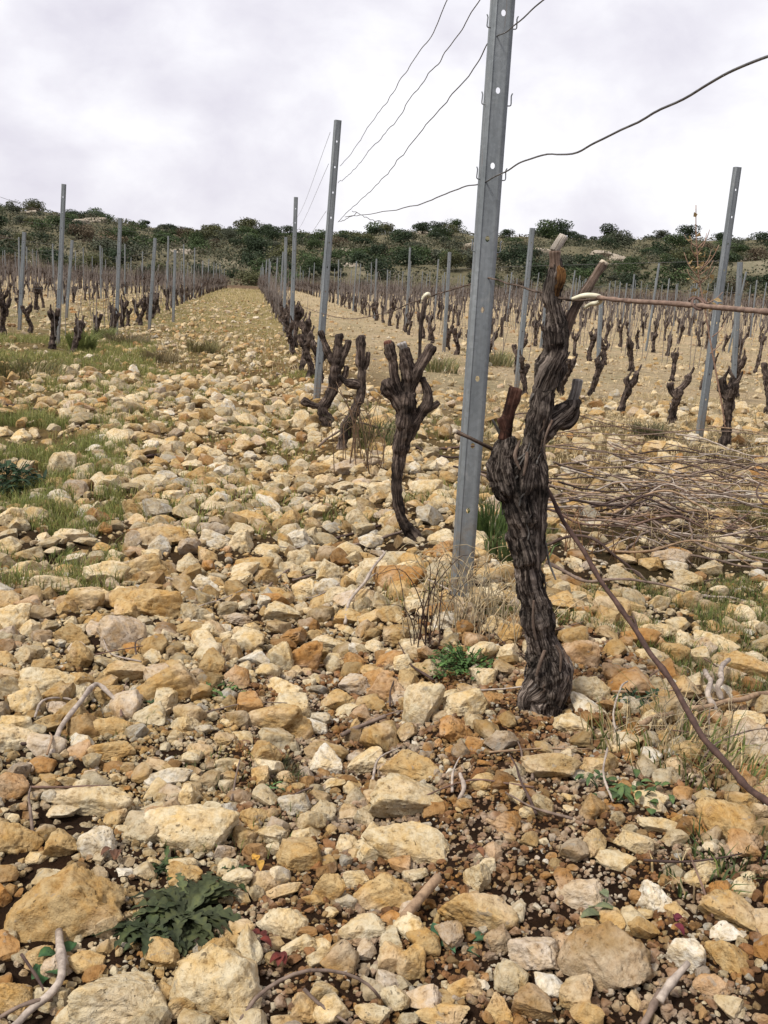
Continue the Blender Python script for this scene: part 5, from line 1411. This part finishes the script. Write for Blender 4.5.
SH = {'dark': (.028, .043, .021), 'greyish': (.062, .070, .047), 'olive': (.070, .074, .033), 'brownish': (.10, .077, .050), 'green': (.048, .072, .028)}
HANCH = [(-20, 'tallest left post'), (63, 'tallest left post'), (120, 'second left post'), (175, 'fourth left post'), (245, 'track end'), (335, 'second post'), (420, 'second vine'),
         (495, 'near post'), (560, 'big vine'), (640, 'cream tie'), (735, 'leaning right post')]
def hill_spot(px, y):
    """a place on the hill at distance y in the column px"""
    d = ray(px, 280); x = d[0] / d[1] * y; return np.array([x, y, float(terrain(np.array([x]), np.array([y]))[0])])
shr = []; rr = random.Random(17); HG = Grid(8.0)
tries = 0
while len(shr) < 275 and tries < 14000:
    tries += 1
    q = rr.random(); y = EDGE + 8 + 128 * q ** .85; px = rr.uniform(-30, 800) if rr.random() < .85 else rr.uniform(-20, 260); p = hill_spot(px, y)
    if pn2(np.array([p[0]]), np.array([p[1]]), .05, 4.4)[0] < -.33 and rr.random() < .8: continue
    s = rr.uniform(2.6, 5.4) * (.75 if y < 112 else 1.0) * (1.1 if px > 240 else 1.0)
    if y > 205: s *= rr.choice((.7, 1.0, 1.25))
    if not HG.ok(p[0], p[1], s * .5, .50): continue
    HG.add(p[0], p[1], s * .5); shr.append((p, s, px, y))
fixed_sh = [(553, 214, 6.4, 4.6), (375, 214, 4.4, 3.6), (655, 168, 5.0, 4.2), (372, 150, 6.5, 4.6), (440, 140, 6.0, 5.0), (420, 142, 6.0, 4.2), (602, 214, 5.8, 3.4), (84, 212, 3.6, 3.0), (98, 213, 2.6, 2.4), (266, 214, 4.4, 3.4), (285, 214, 3.6, 3.0),
            (246, 205, 6, 3.8), (205, 180, 6, 4), (258, 150, 5.6, 4.4), (452, 214, 4.5, 3.2), (520, 150, 5, 4)]
for (px, y, w, h) in fixed_sh: shr.append((hill_spot(px, y), w, px, y))
meta = []
for i, (p, s, px, y) in enumerate(shr):
    tree = y > 200 and s > 3.4 and i % 3 == 0 or i >= 275 and y > 205
    tn = rr.choices(list(SH), (44, 18, 12, 6, 24))[0]
    if y < 108: tn = rr.choices(list(SH), (15, 25, 20, 35, 5))[0]
    band = 'on the ridge' if y > 200 else 'high on the slope' if y > 165 else 'on the mid slope' if y > 125 else 'at the hill foot'
    if tree:
        o = empty('tree', p); o.scale = (s * 1.15, s, s * rr.uniform(.62, .85)); link('trunk', TRM[i % 3], o); c = link('crown', CROWNS[i % 9], o); c.location = (0, 0, -.02); c.color = (*(np.array(SH[tn]) * rr.uniform(.85, 1.15)), 1); nm = 'tree'
    else:
        o = link('shrub', CROWNS[rr.randrange(9)]); o.scale = (s * rr.uniform(.9, 1.25), s, s * rr.uniform(.62, .95)); o.location = p - np.array([0, 0, .12 * s]); o.color = (*(np.array(SH[tn]) * rr.uniform(.85, 1.2)), 1); nm = 'shrub'
    o.rotation_euler.z = rr.uniform(0, 6.28)
    an = min(HANCH, key=lambda t: abs(t[0] - px)); side = 'left of' if px < an[0] - 6 else 'right of' if px > an[0] + 6 else 'behind'
    meta.append((o, tn, nm, band, side, an[1], px))
bk = {}
for m in meta: bk.setdefault(m[1:6], []).append(m)
for key, lst in bk.items():
    lst.sort(key=lambda m: m[6]); tn, nm, band, side, an = key
    for k, m in enumerate(lst):
        pre = '' if len(lst) == 1 else ORD[k + 1] + ' from left, '
        tag(m[0], f'{pre}{tn} {nm} {band}, {side} the {an}', nm, f'{nm}s growing on the hill')
# limestone outcrops
OUT = [(350, 150, 5.5, 1.5), (470, 185, 5, 1.5), (400, 190, 4, 1.4), (485, 150, 5, 1.8), (600, 160, 5, 1.5), (620, 158, 5, 1.4), (95, 188, 4, 1.3), (80, 182, 3.5, 1.2), (345, 128, 4, 1.0), (540, 160, 4, 1.4), (745, 150, 4, 1.3), (182, 140, 3.4, 1.2), (320, 185, 3, 1.0), (665, 190, 4, 1.2), (30, 205, 3.5, 1.1), (510, 130, 3.5, 1.0), (150, 170, 3, .9), (420, 208, 3.5, 1.2)]
seen = {}
for i, (px, y, w, h) in enumerate(OUT):
    p = hill_spot(px, y); o = link('rock_outcrop', STONES[i % 16]); o.location = p + np.array([0, 0, h * .02]); o.scale = (w, w * .6, h * 1.5); o.rotation_euler.z = rr.uniform(-.4, .4); o.color = (.29, .27, .245, 1)
    an = min(HANCH, key=lambda t: abs(t[0] - px)); band = 'on the ridge' if y > 195 else 'high on the slope' if y > 160 else 'on the lower slope'; k = (an[1], band, px < an[0])
    sz = 'broad' if w >= 5 else 'small'; lab = f'{sz} grey limestone outcrop {band}, {"left" if px < an[0] else "right"} of the {an[1]}'
    seen[lab] = seen.get(lab, 0) + 1
    if seen[lab] > 1: lab = 'another ' + lab
    tag(o, lab, 'rock', 'limestone outcrops on the hill')
def scrub():
    """low maquis between the bigger shrubs: nobody could count it"""
    r = np.random.default_rng(9); n = 120000; y = EDGE + 1 + 150 * r.uniform(0, 1, n) ** .8; px = r.uniform(-60, 830, n)
    d0, d1_ = ray(0, 280), ray(768, 280); u = d0[0] / d0[1] + (d1_[0] / d1_[1] - d0[0] / d0[1]) * px / 768; x = u * y
    k = (pn2(x, y, .11, 2.0) + .6 * pn2(x, y, .35, 7.0) > np.where(y < 104, -.30, np.where(x < -6, -.22, -.12))); x, y = x[k], y[k]; n = len(x)
    z = terrain(x, y); low = y < 106; h = np.where(low, .5, np.where(y > 190, .6, 1.15)) * r.uniform(.0, 1, n) * (1 + .6 * pn2(x, y, .3, 1.5)); s = np.where(low, .13, .18) * r.uniform(.5, 1.3, n)
    c = np.stack([x, y, z + np.maximum(h, .02)], 1); nr = r.normal(size=(n, 3)) + np.array([0, -.4, .7]); nr /= np.linalg.norm(nr, axis=1)[:, None]
    t = np.cross(nr, r.normal(size=(n, 3))); t /= np.linalg.norm(t, axis=1)[:, None]; b = np.cross(nr, t); S = s[:, None]
    V = np.stack([c + t * S, c + b * S * .7, c - t * S, c - b * S * .7], 1).reshape(-1, 3); i = np.arange(n) * 4
    mixv = np.clip(.5 + .9 * pn2(x, y, .16, 9.9) + r.normal(0, .2, n), 0, 1)[:, None]
    T = np.array([.042, .052, .028]) * mixv + np.array([.125, .115, .075]) * (1 - mixv)
    T = np.where(low[:, None], np.array([.085, .060, .040]) * mixv + np.array([.16, .12, .07]) * (1 - mixv), T) * r.uniform(.6, 1.3, (n, 1))
    me = mesh_np('scrub', V, [np.stack([i, i + 1, i + 2, i + 3], 1)], M_LEAF, False, {'tone': np.repeat(T, 4, 0)})
    tag(link('scrub', me), 'low dark maquis scrub covering the hillside between the bigger shrubs', 'scrub', kind='stuff')
scrub()
# pale track across the hill at right
def hill_track():
    xs = np.linspace(575, 705, 40); L = []
    for px in xs:
        for yy in (150.5, 153.5): q = hill_spot(px, yy + 2 * math.sin(px * .03)); q[2] += .35; L.append(q)
    V = np.array(L); i = np.arange(len(xs) - 1) * 2; me = mesh_np('hill_path', V, [np.stack([i, i + 2, i + 3, i + 1], 1)], M_SOIL, True, {'tone': np.broadcast_to(np.array([.36, .30, .20]), V.shape)})
    tag(link('hill_path', me), kind='structure')
hill_track()

for o in COL.objects:
    if 'label' in o and len(o['label'].split()) > 16: print('LONG', o['label'], flush=True)
# protos that were never placed are removed
for e in NEAR_P:
    if not e[2]:
        for c in list(e[0].children): bpy.data.objects.remove(c)
        bpy.data.objects.remove(e[0])
scene.cycles.use_denoising = True
scene.cycles.max_bounces = 6; scene.cycles.diffuse_bounces = 3; scene.cycles.transparent_max_bounces = 4
